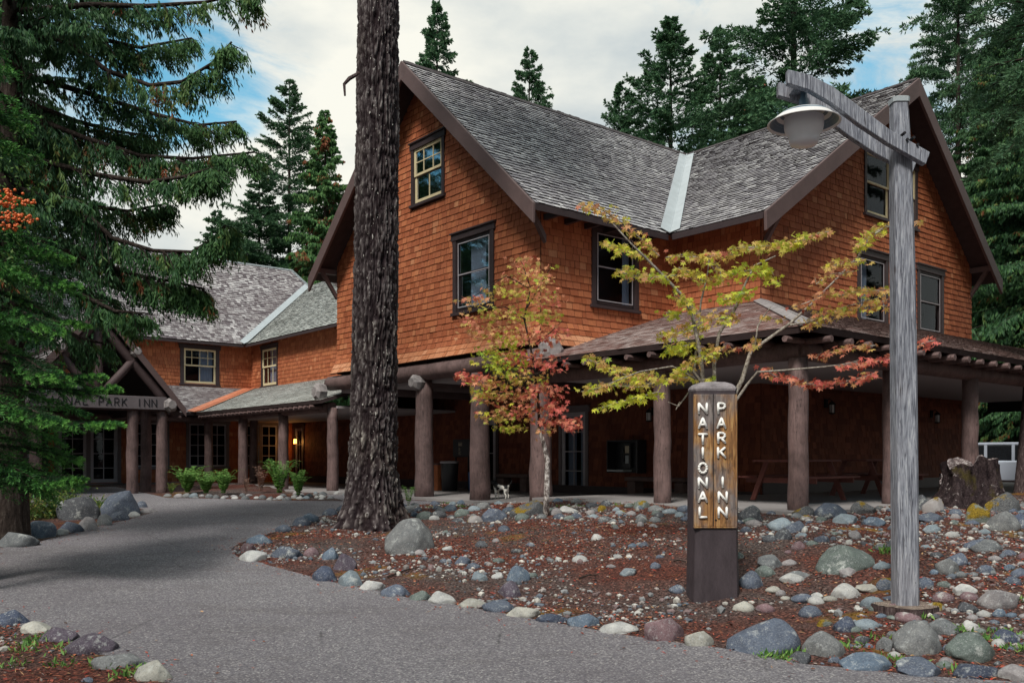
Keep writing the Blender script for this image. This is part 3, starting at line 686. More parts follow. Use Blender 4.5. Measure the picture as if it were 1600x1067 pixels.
# soffit boards under the gable overhangs + eave fascias
def fascia(p0, p1, N, name='fascia', h=.14): MB().prism([p0, p1, p1 - Z * h, p0 - Z * h], N * .025).build(name, MAT['trim'], INN)
fascia(bp(.52, -.6, EV), bp(.52, 3.5, EV), -D1); fascia(bp(.6, 3.53, EV), bp(3.08, 3.53, EV), D2)
fascia(bp(-24.48, -12, 6.58), bp(-24.48, 3.7, 6.58), -D1, h=.1); fascia(bp(-14.2, 3.76, 6.58), bp(-24.4, 3.76, 6.58), D2, h=.1)
for (m0, k0, dr, drn) in ((.10, -.02, -D2, 'a'), (-8.99, -.02, -D2, 'b')):   # timber brackets carrying the rakes
    b0 = bp(m0, k0, EV + sA * (abs(.5 - m0) if m0 > -4 else abs(m0 + 9.42)) - .25); mb = MB()
    mb.obox(b0, D1, D2, Z, -.06, .06, -.58, 0, -.07, .07)
    mb.prism([b0 + D2 * -.5 - Z * .06, b0 + D2 * -.38 - Z * .06, b0 - Z * .62, b0 - Z * .78], D1 * .1); mb.build('bracket', MAT['barge'], INN)
for (k1, e) in ((4.35, 3.55), (14.6, 15.2)):
    b0 = bp(2.52, k1, EV + .5 - .22); mb = MB(); mb.obox(b0, D1, D2, Z, 0, .58, -.06, .06, -.07, .07)
    mb.prism([b0 + D1 * .5 - Z * .06, b0 + D1 * .38 - Z * .06, b0 - Z * .62, b0 - Z * .78], D2 * .1); mb.build('bracket', MAT['barge'], INN)
# rafter ends under upper eaves
for k in np.arange(.1, 3.3, .6): MB().obox(bp(.02, k, EV - .02), D1, D2, Z, 0, .44, -.04, .04, -.12, 0).build('rafter_tail', MAT['trim'], INN)

# ---- logs
def log(p0, p1, r0, r1, name='porch_column', mat='log', seg=16, bend=.012, rings=9, endmat=None, parent=INN):
    mb = MB(); path = []; rr = []
    for i in range(rings):
        t = i / (rings - 1); path.append(p0.lerp(p1, t) + Vector((random.uniform(-1, 1), random.uniform(-1, 1), 0)) * bend * (0 if i in (0, rings - 1) else 1)); rr.append((r0 + (r1 - r0) * t) * random.uniform(.975, 1.025))
    mb.tube(path, rr, seg, True, .02); o = mb.build(name, MAT[mat], parent, smooth=False)
    me = o.data; me.polygons.foreach_set('use_smooth', [len(p.vertices) == 4 for p in me.polygons]); return o
def logend(c, d, r, parent=INN):
    """weathered, axe-faceted end of a log: a chamfered lump"""
    mb = MB(); d = d.normalized(); rr = [r * .95, r * 1.05, r * .98, r * .62]; pth = [c - d * .12, c + d * .02, c + d * .12, c + d * .2]
    mb.tube(pth, rr, 7, True, .07); return mb.build('log_end', MAT['logend'], parent)
for m in (0.0, -2.12, -4.42, -6.8): log(bp(m + .02, -.02, .5), bp(m, 0, 3.5), .245, .205)
for m, k in ((-9.2, 0), (-12.5, 0), (-15.7, 0)): log(bp(m, k, .4), bp(m, k, 3.0), .175, .155)
for m, k in ((-19.3, .15), (-19.3, 1.95), (-19.3, -2.6)): log(bp(m, k, .4), bp(m, k, 3.05), .17, .155, mat='log')
for m, k in ((3.38, 0), (6.2, 0), (6.2, 2.95), (6.2, 6.1), (6.2, 9.3), (6.2, 12.4), (6.2, 15.6), (6.2, 18.6)): log(bp(m, k, .6), bp(m, k, 3.15), .165, .15)
# beams
b = log(bp(.55, -.02, 3.70), bp(-9.3, -.02, 3.70), .23, .21, 'porch_beam', 'log', rings=14); logend(bp(.42, -.10, 3.80), (D1 - D2 * .3), .25, b); 
logend(bp(-4.42, -.2, 3.42), -D2, .20, b); logend(bp(-9.3, -.35, 3.45), -D2, .26, b)
for m in (-4.42, -2.12, -6.8): log(bp(m, -.15, 3.4), bp(m, 4.2, 3.4), .17, .17, 'cross_beam', 'logdark', rings=5)
log(bp(-9.2, 0, 3.02), bp(-20.6, 0, 3.02), .15, .15, 'porch_beam', 'log', rings=12)
log(bp(-19.3, 0, 3.0), bp(-19.3, -13, 3.0), .15, .15, 'porch_beam', 'log', rings=12)
log(bp(.2, 0, 3.27), bp(6.28, 0, 3.27), .15, .15, 'porch_beam', 'log', rings=9); log(bp(6.2, -.08, 3.265), bp(6.2, 19, 3.265), .15, .15, 'porch_beam', 'log', rings=16)
# round rafter tails of the porch roofs
def tails(p0, p1, n, N, r=.06, ln=.42, mat='log'):
    for i in range(n):
        c = p0.lerp(p1, (i + .5) / n) - Z * .17; MB().tube([c - N * ln, c + N * .06], r * random.uniform(.85, 1.15), 8).build('rafter_tail', MAT[mat], INN, smooth=False)
tails(bp(.5, -.5, zP), bp(6.6, -.5, zP), 11, -D2, .055, mat='log'); tails(bp(6.73, -.3, zP), bp(6.73, 18, zP), 31, D1, .055, mat='log')
tails(bp(-9.4, -.5, zL), bp(-18.6, -.5, zL), 27, -D2, .045, mat='log'); tails(bp(-18.85, -.8, zL), bp(-18.85, -9, zL), 14, D1, .045)
# framing of the far opening beyond the right porch
plainbox('porch_screen', 2.6, 6.0, 15.55, 15.62, 2.9, 3.25, MAT['dark'])
# low ledge/bench base in front of ground wall
plainbox('base_board', -20.7, 2.5, 4.16, 4.25, .5, .8, MAT['trim']); MB().obox(bp(2.52, 4.3), D1, D2, Z, 0, .03, 0, 10.3, .5, 1.0).build('base_board', MAT['trim'], INN)

# ---- entrance portico, gable facing +D1 at m=-12.4
def portico():
    P = empty('entrance_portico', (0, 0, 0)); P.parent = INN; 
    mP = -12.4; kc = -5.62; hw = 2.35; ze, zr = 2.98, 5.85; mB = -19.2
    # roof slopes (deck + shingles)
    for sg in (1, -1):
        A = bp(mP + .35, kc + sg * hw, ze); B = bp(mB, kc + sg * hw, ze); Cc = bp(mB, kc, zr); Dd = bp(mP + .35, kc, zr)
        n = nrm([A, B, Cc]); mb = MB(); mb.prism([A, B, Cc, Dd], -n * .1); ob = mb.build('portico_roof', MAT['soffit'], P)
        U = D1; V = n.cross(U); V = V if V.z > 0 else -V
        add_field('roof', ob, [MAT['rD'], MAT['rbutt']], field([((p - A).dot(U), (p - A).dot(V)) for p in (A, B, Cc, Dd)], A, U, V, n, .15, (.1, .22), .024, vj=.01))
        d = (A - Dd).normalized(); m2 = MB(); m2.prism([Dd, A, A - Z * .24, Dd - Z * .28], D1 * .06); m2.build('barge_board', MAT['barge'], P)
        log(bp(mP + .1, kc + sg * (hw - .15), ze - .22), bp(mP + .1, kc - sg * .1, zr - .35), .13, .13, 'rafter_log', 'logdark', parent=P, rings=5)
    MB().obox(bp(mP, kc), D2, Z, D1, -2.1, 1.85, 2.93, 3.3, .16, .24).build('name_board', MAT['greytrim'], P, bevel=.01)
    for c_, r_ in ((bp(mP, kc + 1.95, 3.08), .2), (bp(mP, kc + .98, 4.55), .15), (bp(mP, kc - .98, 4.55), .15), (bp(mP, kc - 1.95, 3.08), .2)):
        log(c_ - D1 * 4, c_ + D1 * .2, r_, r_, 'purlin_log', 'logdark', parent=P, rings=4); logend(c_ + D1 * .22, D1, r_ * 1.03, P)
    log(bp(mP + .1, kc, 3.25), bp(mP + .1, kc, 5.4), .13, .12, 'king_post', 'logdark', parent=P, rings=4)
    for sg in (1, -1): log(bp(mP + .12, kc + sg * .12, 3.35), bp(mP + .12, kc + sg * 1.0, 4.4), .12, .11, 'brace_log', 'logdark', parent=P, rings=4)
    log(bp(mP, kc - 2.2, 3.05), bp(mP, kc + 2.1, 3.05), .16, .16, 'tie_beam', 'logdark', parent=P, rings=6)
    for m, k in ((mP, kc - 1.55), (mP, kc + .95), (mP, kc + 1.78), (mP - 1.2, kc + 1.7), (mP - 1.2, kc - 1.7), (mP, kc - 2.3)): log(bp(m, k, .3), bp(m, k, 3.0), .165, .15, 'portico_column', 'log', parent=P)
    # raised lettering: NATIONAL PARK INN
    s = 'NATIONAL PARK INN'; hgt = .21; adv = .205; tot = adv * len(s); o0 = bp(mP, kc - .12, 3.01) + D1 * .243 - D2 * (tot / 2)
    for i, ch in enumerate(s):
        if ch == ' ': continue
        mb = MB(); glyph(mb, ch, o0 + D2 * (i * adv), D2, Z, D1, .135, hgt, .014); mb.build('letter', MAT['dark'], P)
GL = {'N': [[(0, 0), (0, 1), (1, 0), (1, 1)]], 'A': [[(0, 0), (.5, 1), (1, 0)], [(.2, .34), (.8, .34)]], 'T': [[(0, 1), (1, 1)], [(.5, 1), (.5, 0)]], 'I': [[(.5, 0), (.5, 1)]],
      'O': [[(.5 + .5 * sin(t * pi / 6), .5 + .5 * cos(t * pi / 6)) for t in range(13)]], 'L': [[(.1, 1), (.1, 0), (.95, 0)]],
      'P': [[(.1, 0), (.1, 1), (.6, 1), (.85, .93), (.95, .75), (.85, .55), (.6, .47), (.1, .47)]], 'R': [[(.1, 0), (.1, 1), (.6, 1), (.85, .93), (.95, .75), (.85, .55), (.6, .47), (.1, .47)], [(.5, .47), (.98, 0)]],
      'K': [[(.08, 0), (.08, 1)], [(.92, 1), (.1, .42)], [(.36, .6), (.98, 0)]]}
def glyph(mb, ch, O, U, V, N, w, h, r):
    for st in GL[ch]:
        pts = [O + U * (x * w) + V * (y * h) for x, y in st]
        for a, b in zip(pts, pts[1:]): mb.tube([a, b], r, 8, True)
        for p in pts: mb.lathe_ball(p, r * 1.0)
def _ball(self, c, r):
    vs = [Vector((0, 0, 1)), Vector((0, 0, -1))] + [Vector((cos(q * pi / 3) , sin(q * pi / 3), 0)) for q in range(6)]
    return self.add([c + v * r for v in vs], [(0, 2 + i, 2 + (i + 1) % 6) for i in range(6)] + [(1, 2 + (i + 1) % 6, 2 + i) for i in range(6)])
MB.lathe_ball = _ball
portico()
flush('wall', 'wall_shingle', 300); flush('roof', 'roof_shingle', 300)
# ------------------------------------------------ foliage
def leafy(name, stops, nsc=2.0, trans=.25, rough=.6, attr='tint'):
    g = G(name); t = g.attr('tint'); n = g.noise(nsc, 3, v=g.geo())
    f = g.math('ADD', g.math('MULTIPLY', t, .7), g.math('MULTIPLY', n, .45))
    c = g.ramp(f, stops); g.fin(c, rough, .25)
    tr = g.n('ShaderNodeBsdfTranslucent'); g.l(c, tr.inputs[0]); mx = g.n('ShaderNodeMixShader'); mx.inputs[0].default_value = trans
    g.l(g.p.outputs[0], mx.inputs[1]); g.l(tr.outputs[0], mx.inputs[2]); g.l(mx.outputs[0], g.out.inputs[0]); return g.m
MAT['fir'] = leafy('fir_needles', [(.1, (.020, .056, .036)), (.5, (.055, .130, .066)), (.9, (.12, .225, .10))])
MAT['cedar'] = leafy('cedar_sprays', [(.1, (.014, .042, .024)), (.5, (.034, .095, .038)), (.80, (.08, .175, .05)), (.93, (.10, .15, .04)), (.965, (.16, .055, .022)), (1, (.20, .06, .025))])
MAT['cedar2'] = leafy('browning_cedar_sprays', [(.1, (.022, .062, .028)), (.45, (.055, .14, .045)), (.68, (.11, .23, .065)), (.80, (.14, .20, .06)), (.86, (.22, .07, .03)), (1, (.26, .08, .04))], nsc=.8)
MAT['spruce'] = leafy('spruce_needles', [(.05, (.010, .032, .018)), (.45, (.026, .088, .03)), (.68, (.08, .25, .055)), (1, (.24, .52, .11))])
MAT['shrub'] = leafy('shrub_leaves', [(.1, (.03, .07, .02)), (.6, (.09, .17, .04)), (1, (.28, .25, .06))])
MAT['fern'] = leafy('fern_fronds', [(.1, (.04, .09, .02)), (.5, (.10, .24, .05)), (1, (.24, .38, .10))])
def bark_mat(name, a, b, c, sc=1.0):
    g = G(name); p = g.geo(); v = g.mapv((9 * sc, 9 * sc, 1.6 * sc), p); n = g.noise(2.2, 6, .7, v=v); n2 = g.noise(26, 4, .7, v=g.mapv((1, 1, .5), p))
    col = g.ramp(g.math('ADD', g.math('MULTIPLY', n, .65), g.math('MULTIPLY', n2, .35)), [(.36, a), (.52, b), (.66, c)])
    g.bump(g.math('ADD', n, n2), .8, .03); return g.fin(col, .95, .1)
MAT['bark'] = bark_mat('furrowed_bark', (.022, .016, .018), (.085, .060, .060), (.22, .18, .175), 2.2)
MAT['bark2'] = bark_mat('dark_bark', (.012, .009, .008), (.04, .03, .026), (.09, .075, .065))
def unit(v): return v / (np.linalg.norm(v, axis=-1, keepdims=True) + 1e-9)
def blades_mesh(name, P, D, L, W, tint, mat, curve=0.0):
    n = len(P); R = unit(RN.normal(size=(n, 3))); S = unit(np.cross(D, R)); L = L[:, None]; W = W[:, None]
    m = P + D * L * .45; tip = P + D * L
    V = np.stack([P, m + S * W, tip, m - S * W], 1).reshape(-1, 3); o = (np.arange(n) * 4)[:, None]
    me = np_mesh(name, V, o + [0, 1, 2, 3], mats=[mat]); set_attr(me, 'tint', tint); return me
def conifer(H, R, nb, tw, bl, mat, style='fir', crown0=.12, rise=.35, droop=.55, seed=1, rexp=.75, blen=.34, bw=.05, hang=.0, irregular=.25, limbw=.03):
    """returns crown mesh, limb mesh (local, base at origin)"""
    r = np.random.default_rng(seed)
    h = crown0 + (1 - crown0) * (np.arange(nb) + r.random(nb)) / nb; h = h ** .92
    az = r.random(nb) * 2 * pi; lob = 1 + irregular * (vnoise(np.cos(az) * 1.5 + 5, np.sin(az) * 1.5 + 5, h * 9) - .5) * 2
    L = (R * (1 - h) ** rexp * r.uniform(.72, 1.08, nb) * lob + .12) * np.where(h < crown0 + .06, .75, 1)
    dirh = np.stack([np.cos(az), np.sin(az), 0 * az], 1)
    def spine(i, s):   # i branch index array, s 0..1
        z = h[i] * H + (rise * (.35 + h[i])) * L[i] * s - droop * L[i] * s ** 2 * (1.15 - h[i])
        q = dirh[i] * (L[i] * s)[:, None]; q[:, 2] += z; return q
    # twigs
    i = np.repeat(np.arange(nb), tw); k = len(i); keep = r.random(k) < (L[i] / L.max()) ** .8 + .12; i = i[keep]; k = len(i)
    s = r.uniform(.10, 1, k) ** .8; P = spine(i, s); T = unit(spine(i, np.minimum(s + .05, 1.05)) - P)
    side = np.where(r.random(k) < .5, -1, 1)[:, None]; Sd = np.stack([-dirh[i][:, 1], dirh[i][:, 0], 0 * s], 1) * side
    tl = (.34 * L[i] * (1.05 - s) + .16) * r.uniform(.6, 1.15, k)
    TD = unit(T * r.uniform(.45, .9, k)[:, None] + Sd * r.uniform(.5, 1, k)[:, None] + np.array([0, 0, 1]) * (r.normal(-.08 - hang * .6, .18, k))[:, None])
    j = np.repeat(np.arange(k), bl); n = len(j); q = r.random(n)
    B = P[j] + TD[j] * (tl[j] * q)[:, None] - np.array([0, 0, 1]) * (.18 * tl[j] * q ** 2)[:, None]
    rd = unit(r.normal(size=(n, 3)))
    if style == 'fir': D = unit(TD[j] * 1.0 + rd * .75 + np.array([0, 0, .12]))
    elif style == 'spruce': D = unit(TD[j] * 1.1 + rd * .85)
    else: D = unit(TD[j] * .35 + rd * .42 + np.array([0, 0, -1.0]))
    ln = blen * r.uniform(.55, 1.2, n) * (.55 + .45 * L[i][j] / L.max())
    dist = s[j] * .55 + q * .45
    tint = np.clip(r.random(n) * .45 + dist * .42 + .08 * r.normal(size=n), 0, .97)
    if style == 'cedar':
        ch = vnoise(P[j][:, 0] * 2.2, P[j][:, 1] * 2.2, P[j][:, 2] * 2.2); tint = np.clip(r.random(n) * .5 + .25 * dist + np.where(ch > .74, .55, 0), 0, 1)
    S_ = blades_mesh('crown', B, D, ln, bw * r.uniform(.6, 1.2, n), tint, mat)
    # limbs
    mb = []; ii = np.arange(nb); st = np.linspace(0, 1, 5); pts = np.stack([spine(ii, np.full(nb, t)) for t in st], 1)
    w = (limbw * L / L.max() + .006)[:, None] * (1 - st * .85)[None]; side3 = np.stack([-dirh[:, 1], dirh[:, 0], 0 * az], 1)
    ring = np.stack([pts + side3[:, None] * w[..., None], pts + np.array([0, 0, 1]) * w[..., None], pts - side3[:, None] * w[..., None] - np.array([0, 0, .6]) * w[..., None]], 2)
    V = ring.reshape(-1, 3); b0 = (np.arange(nb) * 15)[:, None, None]; a = (np.arange(4) * 3)[None, :, None]; c = np.arange(3)[None, None, :]
    p0 = b0 + a + c; p1 = b0 + a + (c + 1) % 3; F = np.stack([p0, p1, p1 + 3, p0 + 3], -1).reshape(-1, 4)
    LM = np_mesh('limbs', V, F, mats=[MAT['bark2']], smooth=True)
    return S_, LM
def trunk_mesh(H, r0, mat, lean=0, seg=9):
    mb = MB(); mb.tube([(lean * t * t, 0, H * t - .3) for t in np.linspace(0, 1, 8)], [r0 * (1.25 if t == 0 else 1 - .93 * t) for t in np.linspace(0, 1, 8)], seg, False)
    me = bpy.data.meshes.new('trunk'); me.from_pydata([tuple(v) for v in mb.V], [], mb.F); me.materials.append(mat); me.polygons.foreach_set('use_smooth', [True] * len(me.polygons)); return me
VAR = {
 'ced2': (21, conifer(21, 6.6, 320, 80, 11, MAT['cedar'], 'cedar', seed=17, blen=.26, bw=.036, rexp=.8, rise=.35, droop=.5), trunk_mesh(21, .34, MAT['bark2'])),
 'fir1': (22, conifer(22, 7.6, 250, 84, 14, MAT['fir'], seed=3, blen=.24, bw=.034, rexp=.92, irregular=.35, rise=.45), trunk_mesh(22, .30, MAT['bark2'])),
 'fir2': (24, conifer(24, 8.2, 240, 90, 14, MAT['fir'], seed=5, blen=.24, bw=.034, rexp=.88, irregular=.5, rise=.6), trunk_mesh(24, .30, MAT['bark2'])),
 'fir3': (26, conifer(26, 7.8, 230, 125, 11, MAT['fir'], seed=8, blen=.24, bw=.034, rexp=.7, irregular=.55, crown0=.15, rise=.5, droop=.65), trunk_mesh(26, .42, MAT['bark2'])),
 'ced1': (21, conifer(21, 6.6, 340, 75, 11, MAT['cedar2'], 'cedar', seed=11, blen=.32, bw=.042, rexp=.9, rise=.35, droop=.5), trunk_mesh(21, .34, MAT['bark2'])),
}
def tree(px, tip, Y, var, rot=0, wide=1.0, label='', group='tall conifers rising behind the lodge', base=None):
    x = (px - CX) / FPX * Y; zb = gzf(x, Y); H = CAMZ + (HY - tip) / FPX * Y - zb if tip is not None else base
    h0, (cr, lm), tk = VAR[var]; s = H / h0
    o = empty('conifer_tree', (x, Y, zb), label, 'conifer', group); o.rotation_euler.z = rot; o.scale = (s * wide, s * wide, s)
    link('crown', cr, o); link('limbs', lm, o); link('trunk', tk, o); return o
tree(452, 126, 62, 'fir2', .3, .92, 'slender dark fir with a bare spiky tip rising behind the left wing roof')
tree(508, 172, 55, 'ced1', 1.3, .85, 'cedar with red brown dying sprays just left of the great gable')
tree(405, 270, 60, 'fir1', 2.3, 1.1, 'shorter fir half hidden by the drooping cedar branches')
tree(340, 330, 66, 'fir1', 2.9, 1.1, 'faint fir low behind the left wing ridge')
tree(683, 6, 58, 'fir1', 4.0, .8, 'fir crown peeping over the ridge right of the big trunk')
tree(827, 80, 60, 'fir1', 5.2, .85, 'lone small fir tip standing alone above the main ridge')
tree(1048, 28, 52, 'fir2', .9, 1.15, 'pointed fir above the roof valley')
tree(972, 132, 58, 'fir2', 2.9, .9, 'small fir left of the pointed fir over the main ridge')
tree(1125, 45, 58, 'fir1', 3.3, 1.0, 'fir squeezed between the pointed fir and the widest fir')
tree(1240, -150, 50, 'fir3', 1.1, 1.05, 'widest dark fir with long limbs, its top cut by the frame above the street lamp')
tree(1185, 120, 64, 'ced1', .4, 1.1, 'bushy cedar low behind the cross gable roof')
tree(1590, -420, 46, 'fir3', 2.1, .6, 'tall dark fir filling the upper right corner')
tree(1497, -150, 44, 'fir3', 4.4, .60, 'fir with open branches and visible trunk right of the cross gable', )
tree(1570, 40, 40, 'ced2', 5.0, .95, 'cedar with hanging sprays beside the right end of the cross gable')
tree(1660, -60, 36, 'ced2', 2.6, 1.0, 'cedar at the right edge behind the porch roof')
tree(1545, 250, 48, 'ced2', .7, 1.2, 'lower cedar filling the gap beside the right rake')
for i, (px, tip, Y, v) in enumerate(((-30, -100, 46, 'fir1'), (-190, -300, 34, 'fir3'), (90, 390, 58, 'fir1'), (-60, 120, 40, 'ced1'), (1760, -200, 46, 'fir3'), (1720, 120, 33, 'ced2'))):
    tree(px, tip, Y, v, i * 1.1, 1.0, ('tall fir of the woods behind the young spruce', 'giant fir whose crown fills the upper left corner behind the cedar', 'fir low behind the left wing seen between the cedar sprays', 'leaning cedar behind the left edge bushes', 'giant fir beyond the right edge trunk', 'short cedar beyond the parked car')[i], 'woods at the sides of the clearing')
# woods go on behind the viewer: unseen conifers added to darken panes and porch
for i, (x, y, h, v) in enumerate(((-18, -6, 24, 'fir1'), (-11, -16, 27, 'fir2'), (-2, -20, 25, 'fir3'), (8, -17, 26, 'fir1'), (17, -9, 25, 'fir2'), (-21, 8, 25, 'fir3'), (22, 4, 26, 'fir3'), (26, 15, 27, 'fir1'), (-23, 25, 25, 'fir3'), (-27, 31, 26, 'fir1'), (-20, 17, 26, 'fir2'), (20.5, 20, 26, 'fir3'), (20, 12, 25, 'fir2'))):
    o = empty('conifer_tree', (x, y, gzf(x, y)), 'dark conifer of the woods around the clearing, unseen, added to darken window reflections', 'conifer', 'unseen woods around the viewer'); h0, (cr, lm), tk = VAR[v]; s = h / h0
    o.scale = (s, s, s); o.rotation_euler.z = i; link('crown', cr, o); link('limbs', lm, o); link('trunk', tk, o)

# -- near trees at the left
def near_cedar():
    Y0 = 13.6; x0 = (14 - CX) / FPX * Y0; zb = gzf(x0, Y0); o = empty('cedar_tree', (x0, Y0, zb), 'great drooping cedar with dark hanging sprays overhanging the left of the drive', 'cedar')
    cr, lm = conifer(17, 2.0, 170, 60, 17, MAT['cedar'], 'cedar', seed=21, crown0=.16, rexp=.35, rise=.30, droop=.38, blen=.13, bw=.014, irregular=.3, limbw=.035)
    link('crown', cr, o); link('limbs', lm, o); link('trunk', trunk_mesh(17, .25, MAT['bark2'], .2, 14), o)
    # the long limbs that reach over the drive, each followed along its own line
    paths = [  # (pixels), y-offset range towards viewer, twig count, hang length
        ([(55, 20), (140, 8), (230, 10), (320, 4), (398, -14)], -.4, 120, .26),
        ([(60, 30), (110, 70), (170, 112), (235, 134), (285, 128), (330, 100), (362, 66)], -.7, 210, .28),
        ([(60, 110), (150, 150), (240, 178), (310, 196), (370, 190)], .2, 190, .27),
        ([(60, 170), (130, 215), (220, 244), (300, 248), (398, 238)], -.2, 250, .30),
        ([(80, 240), (160, 275), (230, 285), (290, 276), (332, 262)], -.9, 170, .26),
        ([(100, 290), (130, 330), (175, 372), (240, 392), (300, 394), (335, 372), (352, 352)], -.5, 300, .34),
        ([(90, 360), (150, 410), (220, 432), (270, 440), (320, 452)], -.1, 240, .34),
        ([(70, 420), (130, 462), (180, 486), (222, 490)], -.8, 110, .26), ([(60, 60), (150, 60), (220, 75), (300, 60)], .4, 150, .26),
        ([(50, 150), (120, 190), (180, 205), (250, 215)], .9, 150, .26), ([(60, 300), (120, 320), (200, 330), (262, 318)], .6, 150, .28),
        ([(30, 470), (80, 505), (130, 530), (170, 538)], .3, 70, .22)]
    Ps, Ds, Ls, Ws, Ts = [], [], [], [], []; mb = MB(); r = np.random.default_rng(4)
    for pth, dy, cnt, hl in paths:
        q = [pxd(a, b, Y0 + dy * (i / len(pth)) * 1.5) for i, (a, b) in enumerate(pth)]
        q[0] = Vector((x0, Y0, q[0].z)); A = np.array(q); m = len(q)
        mb.tube([tuple(v) for v in A], [.045 * (1 - .8 * i / (m - 1)) + .005 for i in range(m)], 6)
        n = int(cnt * .62); hl *= 1.35; t = (r.random(n) ** .8) * (m - 1) * .999; k = t.astype(int); f = (t - k)[:, None]; P = A[k] * (1 - f) + A[k + 1] * f; T = unit(A[k + 1] - A[k])
        rel = t / (m - 1)
        S = unit(np.cross(T, [0, 0, 1])) * np.where(r.random(n) < .5, -1, 1)[:, None]
        tl = (.55 * (1.12 - rel) + .16) * r.uniform(.4, 1.1, n)
        TD = unit(T * r.uniform(.4, 1.0, n)[:, None] + S * r.uniform(.3, .9, n)[:, None] + np.array([0, 0, 1]) * r.normal(-.18, .22, n)[:, None])
        bl = 52; j = np.repeat(np.arange(n), bl); N = len(j); u = r.random(N)
        clump = np.repeat(r.uniform(.25, 1.3, n), bl)
        B = P[j] + TD[j] * (tl[j] * u)[:, None] - np.array([0, 0, 1]) * (.35 * tl[j] * u ** 2)[:, None] 
        # each hanging spray: blades staggered down a short drooping stem
        dn = r.random(N); dirn = unit(TD[j] * .28 + r.normal(size=(N, 3)) * .13 + np.array([0, 0, -1.]))
        B = B + dirn * (hl * clump * dn * .75)[:, None]; D = unit(dirn + unit(r.normal(size=(N, 3))) * .5)
        Ps.append(B); Ds.append(D); Ls.append(.105 * r.uniform(.6, 1.3, N) * (1.15 - .4 * dn)); Ws.append(.011 * r.uniform(.7, 1.3, N))
        brown = np.repeat(r.random(n) < .13, bl); Ts.append(np.where(brown, .98, np.clip(r.random(N) * .42 + .32 * rel[j] + .1, 0, .86)))
        for a in range(0, n, 3):
            e = P[a] + TD[a] * tl[a]; mb.tube([tuple(P[a]), tuple(P[a] * .5 + e * .5 - np.array([0, 0, .04])), tuple(e - np.array([0, 0, .35 * tl[a]]))], [.012, .008, .004], 4, False)
    P = np.concatenate(Ps) - np.array(o.location)
    me = blades_mesh('drooping_sprays', P, np.concatenate(Ds), np.concatenate(Ls), np.concatenate(Ws), np.concatenate(Ts), MAT['cedar'])
    link('drooping_sprays', me, o); mb.build('long_limbs', MAT['bark2'], o, smooth=True)
near_cedar()
def near_spruce():
    Y0 = 10.2; x0 = (-62 - CX) / FPX * Y0; zb = gzf(x0, Y0); o = empty('spruce_tree', (x0, Y0, zb), 'young spruce with bright green fresh tips in front of the entrance portico', 'spruce')
    cr, lm = conifer(6.9, 1.25, 100, 60, 24, MAT['spruce'], 'spruce', seed=31, crown0=.14, rexp=.5, rise=.10, droop=.30, blen=.065, bw=.0065, irregular=.3, limbw=.022)
    link('crown', cr, o); link('limbs', lm, o); link('trunk', trunk_mesh(6.9, .17, MAT['bark2'], 0, 12), o)
    r = np.random.default_rng(9); Ps, Ds, Ls, Ws, Ts = [], [], [], [], []; mb = MB()
    for pth, dy in (([(-10, 650), (60, 655), (120, 662), (182, 660)], -.9), ([(-10, 560), (60, 575), (110, 590), (160, 586)], -.6), ([(-10, 600), (70, 606), (140, 612), (176, 604)], -.2), ([(-10, 735), (50, 742), (90, 752), (124, 748)], -.5),
                    ([(-10, 440), (40, 470), (90, 500), (130, 506)], -.2), ([(-10, 690), (50, 700), (90, 712), (118, 716)], .3), ([(-10, 400), (40, 420), (80, 440), (118, 446)], -.5),
                    ([(-10, 540), (40, 560), (70, 580), (96, 590)], -1.0), ([(-10, 620), (40, 636), (70, 650), (92, 660)], -1.1), ([(-10, 470), (30, 484), (60, 500), (90, 520)], -1.0), ([(-10, 350), (40, 370), (70, 388), (100, 400)], -.3)):
        A = np.array([pxd(a, b, Y0 + dy * i / 3) for i, (a, b) in enumerate(pth)]); A[0] = (x0, Y0, A[0][2]); m = len(A)
        mb.tube([tuple(v) for v in A], [.022, .015, .009, .003], 6)
        n = 64; t = np.sort(r.uniform(.15, 1, n)) * (m - 1) * .999; k = t.astype(int); f = (t - k)[:, None]; P = A[k] * (1 - f) + A[k + 1] * f; T = unit(A[k + 1] - A[k]); rel = t / (m - 1)
        S = unit(np.cross(T, [0, 0, 1])) * np.where(np.arange(n) % 2 == 0, -1, 1)[:, None]
        tl = (.42 * (1.1 - rel) + .07) * r.uniform(.6, 1.1, n); TD = unit(T * .75 + S * r.uniform(.35, .8, n)[:, None] + np.array([0, 0, 1]) * r.normal(-.06, .14, n)[:, None])
        bl = 120; j = np.repeat(np.arange(n), bl); N = len(j); u = r.random(N)
        B = P[j] + TD[j] * (tl[j] * u)[:, None] - np.array([0, 0, 1]) * (.12 * tl[j] * u ** 2)[:, None]; D = unit(TD[j] * .9 + unit(r.normal(size=(N, 3))) * .9)
        Ps.append(B); Ds.append(D); Ls.append(.034 * r.uniform(.7, 1.3, N)); Ws.append(.0034 * np.ones(N)); Ts.append(np.clip(.2 * r.random(N) + .65 * np.clip((u - .45) * 1.7, 0, 1) + .3 * rel[j] ** 2, 0, 1))
        for a in range(n):
            e = P[a] + TD[a] * tl[a]; mb.tube([tuple(P[a]), tuple(e)], [.005, .002], 3, False)
    me = blades_mesh('branch_tips', np.concatenate(Ps) - np.array(o.location), np.concatenate(Ds), np.concatenate(Ls), np.concatenate(Ws), np.concatenate(Ts), MAT['spruce']); link('branch_tips', me, o)
    mb.build('lower_limbs', MAT['bark2'], o)
near_spruce()

